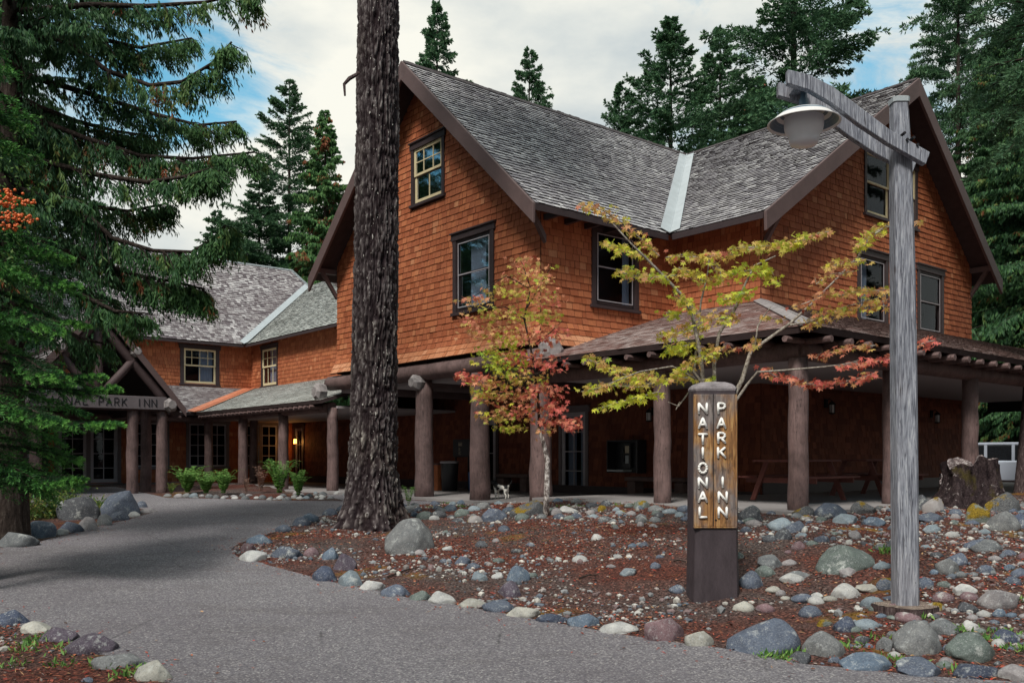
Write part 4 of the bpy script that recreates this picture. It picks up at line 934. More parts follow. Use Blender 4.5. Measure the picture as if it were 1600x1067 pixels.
# -- the big trunk
def big_fir():
    b = gp(576, 831); Y0 = 15.5; x0 = (581 - CX) / FPX * Y0; zb = gzf(x0, Y0)
    o = empty('fir_tree', (x0, Y0, zb), 'massive old fir with rough furrowed bark standing before the great gable', 'fir')
    H = 24; nt, nz = 160, 620
    zz = -.25 + (H + .25) * (np.linspace(0, 1, nz) ** 1.25); th = np.linspace(0, 2 * pi, nt, endpoint=False); T, Zg = np.meshgrid(th, zz)
    R = .41 * (1 - .0125 * Zg) ; R = R + .24 * np.exp(-np.maximum(Zg, 0) / .42) * (1 + .35 * np.sin(T * 5 + 1)) + .03 * np.exp(-Zg / 2)
    R = R * np.where(Zg > 14, np.maximum(.2, 1 - (Zg - 14) / 13), 1)
    ct, st = np.cos(T), np.sin(T)
    warp = fbm(ct * 2, st * 2, Zg * 1.2, 2) * 1.6
    u = T / (2 * pi) * 26 + warp * 1.2; per = 26
    # interlaced plates: cells long in z, short round the girth
    f1 = vnoise(ct * 9.5 + 9, st * 9.5 + 9, Zg * 4.2 + warp); f2 = vnoise(ct * 18 + 5, st * 18 + 3, Zg * 12 + warp); f3 = vnoise(ct * 30, st * 30, Zg * 24)
    rid = 1 - np.abs(f1 - .5) * 2; rid2 = 1 - np.abs(f2 - .5) * 2
    RIDGE = np.clip(1 - .9 * np.clip(rid - .62, 0, 1) / .38 - .7 * np.clip(rid2 - .6, 0, 1) / .4, 0, 1) * (.35 + .9 * f3)
    R = R - .055 * np.clip(rid - .62, 0, 1) / .38 - .026 * np.clip(rid2 - .6, 0, 1) / .4 + .026 * (f3 - .5)
    lx = .10 * np.sin(Zg * .25) * .3 + .028 * Zg * .35
    V = np.stack([R * ct + lx, R * st, Zg], -1).reshape(-1, 3)
    i, j = np.meshgrid(np.arange(nt), np.arange(nz - 1)); a = (j * nt + i).ravel(); b_ = (j * nt + (i + 1) % nt).ravel()
    me = np_mesh('trunk', V, np.stack([a, b_, b_ + nt, a + nt], 1), mats=[MAT['bark_big']], smooth=True); link('trunk', me, o); set_attr(me, 'tint', RIDGE.ravel(), 'POINT')
    # pale scales and resin flecks caught on the plates
    n = 1500; t = RN.random(n) * 2 * pi; z = RN.random(n) ** 1.1 * 11.5; ii = (t / (2 * pi) * nt).astype(int) % nt; jj = np.searchsorted(zz, z); jj = np.clip(jj, 0, nz - 1)
    B = V.reshape(nz, nt, 3)[jj, ii]; N = np.stack([np.cos(t), np.sin(t), 0 * t], 1); Ta = np.stack([-np.sin(t), np.cos(t), 0 * t], 1); up = np.array([0, 0, 1.])
    w = (RN.uniform(.002, .008, n) * (1 + (RN.random(n) < .06) * 1.2))[:, None]; h = w * RN.uniform(1, 3.2, n)[:, None]; B = B + N * .004; sl_ = RN.normal(0, .4, n)[:, None]
    VV = np.stack([B - Ta * w, B - up * h + Ta * w * sl_, B + Ta * w + N * .006, B + up * h + N * .004], 1).reshape(-1, 3)
    me = np_mesh('bark_flecks', VV, (np.arange(n) * 4)[:, None] + [0, 1, 2, 3], mats=[MAT['fleck']]); f = link('bark_flecks', me, o); f['kind'] = 'stuff'
    # broken dead branch at the left
    mb = MB(); q = [pxd(600, 108, Y0), pxd(562, 114, Y0 - .1), pxd(546, 123, Y0 - .15), pxd(538, 132, Y0 - .15), pxd(539, 150, Y0 - .15)]; mb.tube(q, [.04, .03, .032, .026, .02], 7, jit=.15)
    q = [pxd(558, 113, Y0 - .1), pxd(557, 124, Y0 - .12), pxd(559, 136, Y0 - .12)]; mb.tube(q, [.02, .016, .012], 6); mb.build('broken_branch', MAT['bark'], o)
    # crown starting far above the picture
    cr, lm = conifer(13, 3.2, 110, 30, 9, MAT['fir'], seed=41, blen=.26, bw=.03); c = link('crown', cr, o); c.location = (.1, 0, 12.5); l_ = link('limbs', lm, o); l_.location = (.1, 0, 12.5)
g = G('ridged_fir_bark'); p = g.geo(); n = g.noise(26, 5, .75, v=g.mapv((1, 1, .45), p)); n2 = g.noise(1.1, 4, .6, v=p); f = g.math('ADD', g.math('MULTIPLY', g.attr('tint'), .62), g.math('MULTIPLY', n, .42)); c = g.ramp(f, [(.22, (.016, .010, .012)), (.5, (.050, .039, .041)), (.70, (.125, .106, .107)), (.90, (.30, .28, .27))]); sx = g.n('ShaderNodeSeparateXYZ'); g.l(p, sx.inputs[0]); c = g.mix(g.math('MULTIPLY', g.rng(n2, .45, .62), g.rng(sx.outputs[2], .3, 4.5, .75, .15)), c, g.mix(1., c, (1.9, 2.0, 1.75), 'MULTIPLY')); g.bump(n, .9, .03); MAT['bark_big'] = g.fin(c, .95, .1)
MAT['fleck'] = simple('pale_lichen_fleck', (.42, .40, .37), .9, .4, 30)
big_fir()
def right_trunk():
    Y0 = 19.8; x0 = (1606 - CX) / FPX * Y0; zb = gzf(x0, Y0) ; o = empty('fir_tree', (x0, Y0, zb), 'dark bark trunk leaning in at the right edge beside the stump', 'fir')
    mb = MB(); mb.tube([(0 + x0 - .05, Y0, zb - .3), (x0, Y0, zb + .5), (x0 + .12, Y0, zb + 2), (x0 + .3, Y0, zb + 6), (x0 + .6, Y0, zb + 14)], [.34, .27, .235, .2, .12], 16, jit=.05); mb.build('trunk', MAT['bark'], o, smooth=True)
    cr, lm = conifer(11, 2.6, 130, 70, 14, MAT['fir'], seed=44, blen=.13, bw=.014); c = link('crown', cr, o); c.location = (.5, 0, 6.5); l_ = link('limbs', lm, o); l_.location = (.5, 0, 6.5)
right_trunk()

# -- vine maples
def leaf_unit():
    tips = [(-150, .45), (-105, .78), (-55, .95), (0, 1.05), (55, .95), (105, .78), (150, .45)]; V = [(0, 0, 0)]
    for i, (a, r) in enumerate(tips):
        if i: 
            am = (tips[i - 1][0] + a) / 2; V.append((.42 * sin(radians(am)), .42 * cos(radians(am)), -.01))
        V.append((r * sin(radians(a)), r * cos(radians(a)), -.12 * r))
    V.append((.03, -.6, .0)); V.append((-.03, -.6, .0))
    n = 13
    F = [(0, i, i + 1) for i in range(1, n)] + [(0, 14, 15)]
    return np.array(V, float), np.array(F)
LV, LF = leaf_unit()
def leafcolor(n, red, r, yel=0.5):
    t = np.clip(red * 1.12 - .16 + r.normal(0, .17, n), 0, 1); y = np.clip(yel + r.normal(0, .25, n), 0, 1)
    green = np.stack([.34 + .40 * y, .58 + .14 * y, .07 + 0 * y], 1); org = np.array([.74, .36, .20]); rd = np.array([.80, .18, .16]); dk = np.array([.36, .07, .05])
    a = np.clip(t / .5, 0, 1)[:, None]; b = np.clip((t - .5) / .4, 0, 1)[:, None]
    c = green * (1 - a) + org * a; c = c * (1 - b) + rd * b; k = (r.random(n) < .15)[:, None] & (t > .6)[:, None]; c = np.where(k, dk, c)
    return c * r.uniform(.75, 1.2, n)[:, None]
def leaf_mat(name, src):
    g = G(name)
    if src == 'attr': c = g.attr('leafcol', 'Color')
    else: c = g.oi('Color')
    n = g.noise(30, 2, v=g.geo()); c = g.mix(g.rng(n, .3, .7, 0, .14), c, (.25, .14, .03)); g.fin(c, .55, .3)
    tr = g.n('ShaderNodeBsdfTranslucent'); g.l(c, tr.inputs[0]); mx = g.n('ShaderNodeMixShader'); mx.inputs[0].default_value = .5
    g.l(g.p.outputs[0], mx.inputs[1]); g.l(tr.outputs[0], mx.inputs[2]); g.l(mx.outputs[0], g.out.inputs[0]); return g.m
MAT['leafA'] = leaf_mat('maple_leaf', 'attr'); MAT['leafO'] = leaf_mat('single_maple_leaf', 'obj')
def leaves(root, C, S, colr, nind, r, tilt=.35, name='leaf'):
    """C centres (n,3) S sizes colr (n,3)"""
    n = len(C); off = np.array(root.location)
    yaw = r.random(n) * 2 * pi; px_ = r.normal(.85, .38, n); py_ = r.normal(0, tilt, n)
    Rz = np.zeros((n, 3, 3)); c, s = np.cos(yaw), np.sin(yaw); Rz[:, 0, 0] = c; Rz[:, 0, 1] = -s; Rz[:, 1, 0] = s; Rz[:, 1, 1] = c; Rz[:, 2, 2] = 1
    Rx = np.zeros((n, 3, 3)); c, s = np.cos(-px_), np.sin(-px_); Rx[:, 0, 0] = 1; Rx[:, 1, 1] = c; Rx[:, 1, 2] = -s; Rx[:, 2, 1] = s; Rx[:, 2, 2] = c
    Ry = np.zeros((n, 3, 3)); c, s = np.cos(py_), np.sin(py_); Ry[:, 1, 1] = 1; Ry[:, 0, 0] = c; Ry[:, 0, 2] = s; Ry[:, 2, 0] = -s; Ry[:, 2, 2] = c
    M = Rz @ Rx @ Ry
    d = np.linalg.norm(C - np.array([0, 0, CAMZ]), axis=1); order = np.argsort(d / S); big = order[:nind]; rest = order[nind:]
    if nind:
        me = bpy.data.meshes.new('leaf'); me.from_pydata([tuple(v) for v in LV], [], [tuple(int(q) for q in f) for f in LF]); me.materials.append(MAT['leafO'])
        for i in big:
            o = link('leaf', me, root); mm = Matrix([list(M[i][q]) + [0] for q in range(3)] + [[0, 0, 0, 1]])
            o.matrix_local = Matrix.Translation(Vector(C[i] - off)) @ mm @ Matrix.Scale(float(S[i]), 4); o.color = (*[float(v) for v in colr[i]], 1)
    V = (np.einsum('nij,kj->nki', M[rest], LV) * S[rest][:, None, None] + (C[rest] - off)[:, None]).reshape(-1, 3); k = len(LV)
    F = (np.arange(len(rest)) * k)[:, None, None] + LF[None]; F = F.reshape(-1, 3)
    me = np_mesh('leaves', V, None, F, mats=[MAT['leafA']])
    set_col(me, 'leafcol', np.repeat(colr[rest], len(LF), 0)); f = link('foliage', me, root); f['kind'] = 'stuff'
def fuzz(q, amp, r): return [tuple(np.array(p) + (r.normal(0, amp, 3) if 0 < i < len(q) - 1 else 0)) for i, p in enumerate(q)]
MAT['mbark'] = None
def mb_bark():
    g = G('pale_lichened_maple_bark'); p = g.geo(); n = g.noise(24, 5, .7, v=g.mapv((1, 1, .55), p)); g.bump(n, .5, .01)
    MAT['mbark'] = g.fin(g.ramp(n, [(.36, (.05, .04, .04)), (.48, (.20, .17, .16)), (.58, (.55, .52, .50)), (.75, (.66, .64, .60))]), .9, .2)
    g = G('grey_maple_bark'); p = g.geo(); n = g.noise(30, 5, .7, v=p); MAT['gbark'] = g.fin(g.ramp(n, [(.35, (.10, .075, .06)), (.6, (.34, .31, .27)), (.7, (.5, .5, .44))]), .9, .2)
mb_bark()
def yellow_maple():
    r = np.random.default_rng(12); Y0 = 11.4; b = (1128 - CX) / FPX * Y0; o = empty('vine_maple', (b, Y0, gzf(b, Y0)), 'spreading vine maple with yellow green and pink tipped leaves rising behind the sign pillar', 'maple')
    mb = MB(); L = lambda pts, dy: [pxd(x, y, Y0 + dy * i / max(1, len(pts) - 1)) for i, (x, y) in enumerate(pts)]
    base = Vector((b, Y0, gzf(b, Y0) - .1))
    stems = [([(1100, 640), (1093, 560), (1083, 490), (1062, 455), (1040, 438), (1010, 405), (985, 380), (958, 350)], -.5, .030), ([(1118, 640), (1116, 570), (1126, 520), (1150, 480), (1166, 440), (1180, 415), (1212, 400)], .4, .030), ([(1112, 650), (1100, 600), (1085, 580), (1095, 470), (1104, 430), (1108, 405)], .2, .022),
             ([(1135, 640), (1160, 592), (1175, 550), (1195, 530), (1235, 505), (1262, 480), (1300, 440), (1342, 400)], .3, .034), ([(1140, 640), (1168, 596), (1185, 582), (1225, 578), (1290, 574), (1340, 566)], -.3, .022), ([(1105, 640), (1085, 590), (1050, 572), (1000, 582), (950, 600)], -.6, .018),
             ([(1180, 540), (1184, 510), (1192, 492), (1204, 480)], .1, .012), ([(1342, 400), (1362, 370), (1388, 352), (1436, 346)], .1, .014), ([(1235, 508), (1275, 500), (1320, 480), (1384, 462)], .5, .014), ([(1080, 608), (1056, 634), (1044, 628)], -.2, .01), ([(1062, 628), (1056, 640)], -.2, .007)]
    for pts, dy, rad in stems:
        q = L(pts, dy); q = ([base + Vector((r.normal(0, .05), 0, 0))] if pts[0][1] > 630 else []) + q
        m = len(q); mb.tube(fuzz(q, .012, r), [rad * (1 - .8 * i / (m - 1)) + .002 for i in range(m)], 8, jit=.1)
    mb.build('trunk', MAT['gbark'], o, smooth=True)
    # leaf sprays: chains (px path, half thickness px, count, red)
    ch = [([(905, 318), (940, 330), (975, 350), (1000, 372), (1030, 400)], 12, 130, .42), ([(942, 380), (975, 392), (1010, 400)], 11, 80, .18), ([(965, 424), (1005, 432), (1060, 430)], 12, 120, .28), ([(1040, 402), (1095, 402), (1145, 398)], 9, 110, .45), ([(1060, 418), (1085, 430), (1100, 440)], 10, 60, .30),
          ([(1140, 390), (1190, 385), (1230, 382), (1262, 372)], 13, 170, .30), ([(1262, 372), (1280, 366), (1300, 362)], 5, 28, .55), ([(1100, 440), (1150, 425), (1190, 420), (1215, 440)], 13, 150, .12), ([(1120, 470), (1150, 465), (1170, 455)], 11, 70, .12), ([(1050, 455), (1070, 470), (1085, 482)], 12, 60, .2), ([(1040, 488), (1060, 494)], 8, 26, .15),
          ([(1025, 530), (1065, 520), (1110, 500), (1150, 496)], 14, 150, .33), ([(1040, 552), (1065, 545), (1090, 535)], 12, 90, .08), ([(1060, 580), (1100, 555), (1130, 545)], 14, 90, .3), ([(915, 560), (950, 575), (990, 590), (1020, 585)], 11, 150, .34), ([(908, 612), (950, 602), (1000, 602), (1050, 590), (1075, 590)], 11, 180, .30), ([(932, 640), (965, 628), (1000, 622), (1030, 612)], 8, 80, .08),
          ([(1145, 545), (1175, 540), (1190, 530)], 7, 30, .55), ([(1190, 575), (1215, 590), (1260, 600), (1300, 600), (1340, 592), (1365, 585)], 9, 170, .80), ([(1275, 560), (1300, 550), (1340, 540), (1368, 540)], 8, 80, .62), ([(1310, 572), (1350, 568), (1392, 560)], 8, 70, .85), ([(1425, 546), (1445, 535), (1460, 532)], 8, 30, .85), ([(1240, 480), (1270, 470), (1290, 455)], 8, 50, .55), ([(1255, 505), (1300, 490), (1350, 480), (1388, 468)], 13, 190, .42), ([(1310, 462), (1345, 456), (1388, 452)], 8, 90, .45),
          ([(1290, 415), (1320, 410), (1350, 408)], 9, 50, .40), ([(1275, 444), (1300, 430), (1335, 424)], 7, 36, .5), ([(1335, 390), (1355, 370), (1388, 352)], 12, 90, .30), ([(1425, 350), (1440, 346)], 3, 8, .5), ([(1190, 495), (1230, 500)], 4, 10, .4), ([(1090, 600), (1110, 590)], 6, 14, .2), ([(1100, 402), (1120, 412), (1130, 440)], 8, 40, .3)]
    C, S, K = [], [], []; tw = MB()
    for pts, ht, n, red in ch:
        n = int(n * 1.05)
        A = np.array(pts, float); m = len(A); t = r.random(n) * (m - 1) * .999; k = t.astype(int); f = (t - k)[:, None]; q = A[k] * (1 - f) + A[k + 1] * f
        q[:, 1] += r.normal(0, ht * .42, n); q[:, 0] += r.normal(0, 6, n); dy = r.normal(0, .22, n) + r.uniform(-.3, .3); Yq = Y0 + dy
        C.append(np.stack([(q[:, 0] - CX) / FPX * Yq, Yq, CAMZ + (HY - q[:, 1]) / FPX * Yq], 1)); S.append(r.uniform(.042, .070, n)); K.append(leafcolor(n, red, r, .62))
        ax = [pxd(*p, Y0 + float(dy.mean())) for p in pts]; tw.tube(fuzz(ax, .01, r), [.006] * m, 4, False)
        for c in C[-1][::4]:
            e = np.array(ax[min(m - 1, int(r.random() * m))]); tw.tube([tuple(e + (c - e) * .25), tuple(c)], [.0035, .002], 3, False) if np.linalg.norm(c - e) < .35 else None
    tw.build('twigs', MAT['gbark'], o, kind='stuff'); leaves(o, np.concatenate(C), np.concatenate(S), np.concatenate(K), 300, r)
yellow_maple()
def red_maple():
    r = np.random.default_rng(15); b = gp(853, 806); Y0 = b.y; o = empty('vine_maple', b, 'slender red and green vine maple with a white mottled stem beside the mossy boulder', 'maple')
    mb = MB(); q = [b + Vector((0, 0, -.1)), pxd(855, 770, Y0), pxd(856, 720, Y0), pxd(850, 690, Y0), pxd(842, 670, Y0)]; mb.tube(fuzz(q, .008, r), [.062, .05, .042, .038, .034], 10, jit=.08); mb.build('trunk', MAT['mbark'], o, smooth=True)
    mb = MB()
    for pts in ([(843, 672), (838, 620), (832, 560), (822, 500), (826, 450), (812, 400)], [(832, 560), (800, 555), (770, 540)], [(838, 600), (790, 570), (745, 590), (722, 585)], [(840, 640), (800, 655), (760, 650)], [(842, 668), (870, 650), (905, 670)], [(822, 500), (790, 480), (740, 485)], [(824, 480), (850, 440), (862, 415)], [(830, 540), (860, 520), (880, 500)], [(835, 585), (865, 575)], [(826, 450), (790, 430), (730, 470)], [(838, 610), (800, 620), (750, 610)]):
        qq = [pxd(x, y, Y0 + r.normal(0, .12)) for x, y in pts]; m = len(qq); mb.tube(fuzz(qq, .02, r), [.026 * (1 - .75 * i / (m - 1)) for i in range(m)] if m > 5 else [.014, .009, .004][:m] + [.003] * max(0, m - 3), 6)
    mb.build('limbs', MAT['bark2'], o)
    el = [(815, 410, 22, 10, 45, .62), (830, 430, 38, 14, 90, .55), (800, 455, 40, 14, 90, .35), (850, 465, 30, 14, 80, .6), (740, 468, 26, 6, 40, .65), (862, 470, 16, 14, 30, .75), (780, 490, 46, 14, 110, .38), (840, 495, 32, 12, 90, .3), (730, 505, 16, 12, 40, .7), (765, 520, 44, 12, 110, .55), (830, 525, 50, 12, 120, .72), (865, 520, 18, 14, 40, .85), (780, 555, 36, 16, 130, .12), (820, 560, 36, 14, 110, .75), (850, 570, 30, 12, 90, .88), (740, 590, 26, 7, 80, .85), (770, 600, 34, 10, 100, .5), (815, 590, 34, 14, 110, .35), (790, 620, 40, 12, 130, .6), (760, 615, 26, 10, 70, .22), (850, 610, 32, 10, 100, .8), (820, 640, 42, 12, 130, .68), (865, 635, 18, 12, 60, .88), (785, 650, 34, 9, 90, .4), (870, 658, 32, 7, 100, .88), (800, 668, 26, 7, 60, .25), (895, 668, 14, 6, 36, .85), (850, 672, 14, 10, 30, .6), (790, 570, 26, 16, 80, .1), (800, 530, 30, 12, 60, .3), (835, 445, 22, 20, 60, .4), (725, 585, 10, 5, 20, .9)]
    C, S, K = [], [], []
    for cx, cy, rx, ry, n, red in el:
        n = int(n * 1.05); x = cx + np.clip(r.normal(0, .6, n), -1.2, 1.2) * rx; y = cy + r.normal(0, .55, n) * ry; Yq = Y0 + r.normal(0, .35, n)
        C.append(np.stack([(x - CX) / FPX * Yq, Yq, CAMZ + (HY - y) / FPX * Yq], 1)); S.append(r.uniform(.042, .074, n)); K.append(leafcolor(n, red, r, .45))
    leaves(o, np.concatenate(C), np.concatenate(S), np.concatenate(K), 0, r)
red_maple()
# ------------------------------------------------ rocks
def rock_mats():
    g = G('river_rock'); oc = g.oi('Color'); p = g.mapv((1, 1, 1)); rnd_ = g.oi()
    pos = g.n('ShaderNodeVectorMath'); pos.operation = 'ADD'; g.l(g.geo(), pos.inputs[0]); pos.inputs[1].default_value = (0, 0, 0); v = pos.outputs[0]
    n = g.noise(9, 6, .7, v=v); n2 = g.noise(70, 4, .75, v=v); sp = g.voro(130, v)
    c = g.mix(g.rng(n, .3, .7, 0, .8), oc, g.mix(1.0, oc, (.36, .37, .42), 'MULTIPLY')); c = g.mix(g.rng(n2, .52, .66, 0, .42), c, g.mix(.5, oc, (.55, .56, .57)))
    c = g.mix(g.rng(g.noise(4, 5, .7, v=v), .60, .68, 0, .62), c, (.46, .48, .46)); vein = g.rng(g.math('ABSOLUTE', g.math('SUBTRACT', g.noise(3.2, 3, .6, v=v, dist=1.5), .5)), 0, .006, .0, 0); pit = g.voro(34, v); c = g.mix(g.rng(pit, .10, .2, .55, 0), c, (.03, .03, .036)); c = g.mix(g.rng(g.noise(14, 6, .8, v=v), .56, .64, 0, .5), c, (.40, .42, .42)); c = g.mix(g.rng(n2, .28, .42, .5, 0), c, (.03, .03, .035))
    g.bump(g.math('ADD', n, g.math('MULTIPLY', n2, .5)), .5, .02); MAT['rock'] = g.fin(c, .72, .35)
    g = G('mossy_rock'); oc = g.oi('Color'); v = g.geo(); n = g.noise(7, 6, .7, v=v); n2 = g.noise(60, 4, .7, v=v)
    c = g.mix(g.rng(n2, .4, .65, 0, .6), oc, g.mix(.5, oc, (.5, .5, .48)))
    nm = g.n('ShaderNodeNewGeometry'); sx = g.n('ShaderNodeSeparateXYZ'); g.l(nm.outputs['Normal'], sx.inputs[0])
    mk = g.rng(g.math('ADD', g.math('MULTIPLY', sx.outputs[2], .12), g.noise(3.1, 5, .65, v=v)), .56, .62)
    moss = g.ramp(n2, [(.3, (.05, .035, .006)), (.55, (.24, .16, .02)), (.75, (.42, .30, .04))]); c = g.mix(mk, c, moss); g.bump(g.math('ADD', n, n2), .8, .03); MAT['mossrock'] = g.fin(c, .85, .2)
rock_mats()
def rock_variant(seed, sub, amp=.33, mat='rock', flat=0):
    bm = bmesh.new(); bmesh.ops.create_icosphere(bm, subdivisions=sub, radius=1); r = random.Random(seed); o = Vector((r.uniform(0, 50), r.uniform(0, 50), r.uniform(0, 50)))
    for v in bm.verts:
        c = v.co; n = float(fbm(c.x * 1.05 + o.x, c.y * 1.05 + o.y, c.z * 1.05 + o.z, 3)); n2 = float(vnoise(c.x * 4 + o.y, c.y * 4 + o.x, c.z * 4))
        v.co = c * (1 + (n - .5) * 2 * amp + (n2 - .5) * .05)
        if flat: 
            d = Vector((r.uniform(-1, 1), 0, 0))
        v.co.z = v.co.z if v.co.z > -.5 else -.5
    # a few worn flat faces
    for q in range(8):
        a = Vector((r.uniform(-1, 1), r.uniform(-1, 1), r.uniform(-.2, 1))).normalized(); h = r.uniform(.66, .9)
        for v in bm.verts:
            d = v.co.dot(a)
            if d > h: v.co -= a * (d - h) * .85
    me = bpy.data.meshes.new('rock'); bm.to_mesh(me); bm.free(); me.materials.append(MAT[mat]); me.polygons.foreach_set('use_smooth', [True] * len(me.polygons))
    vs = np.array([v.co[:] for v in me.vertices]); sc = 2 / (vs.max(0) - vs.min(0)); 
    for v in me.vertices: v.co = (v.co.x * sc[0], v.co.y * sc[1], v.co.z)
    return me
RV = [rock_variant(100 + i, 4) for i in range(6)]; RM = [rock_variant(200 + i, 4, .26, 'mossrock') for i in range(3)]; RS = [rock_variant(300 + i, 2) for i in range(7)]; RSM = [rock_variant(340, 3, .2, 'mossrock')]
RC_ = {'slate': (.085, .105, .145), 'navy': (.045, .06, .10), 'grey': (.14, .15, .155), 'blue': (.10, .14, .19), 'white': (.46, .46, .44), 'pale': (.28, .26, .26), 'cream': (.40, .39, .34), 'purple': (.085, .065, .09), 'pink': (.19, .115, .125), 'dark': (.06, .065, .075), 'speck': (.17, .175, .175), 'green': (.12, .15, .135), 'bluepale': (.21, .26, .29)}
def rock(px, py, w, h, col, label, group=None, moss=False, small=False, name='rock', cat='rock', peak=0):
    P = gp(px, min(py, 1066 + 0 * py) if False else py); Y = P.y; W = w * Y / FPX; Hh = h * Y / FPX; dpt = W * random.uniform(.34, .42)
    dep = dpt * (CAMZ - P.z) / Y; rz = max(.28 * Hh, (Hh - dep * .6) / 1.12, .12 * W)
    me = (RSM if moss else RS)[random.randrange(1 if moss else 7)] if small else (RM[random.randrange(3)] if moss else RV[random.randrange(6)])
    x = P.x * (1 + dpt / Y); y = Y + dpt * .8
    o = link(name, me, None, (x, y, gzf(x, y) + .10 * rz)); o.scale = (W / 2, dpt, rz); o.rotation_euler = (random.uniform(-.08, .08), random.uniform(-.08, .08), random.uniform(-.25, .25) + (pi if random.random() < .5 else 0))
    c = RC_[col]; f = random.uniform(.85, 1.18); o.color = (c[0] * f, c[1] * f, c[2] * f, 1)
    return tag(o, label, cat, group)
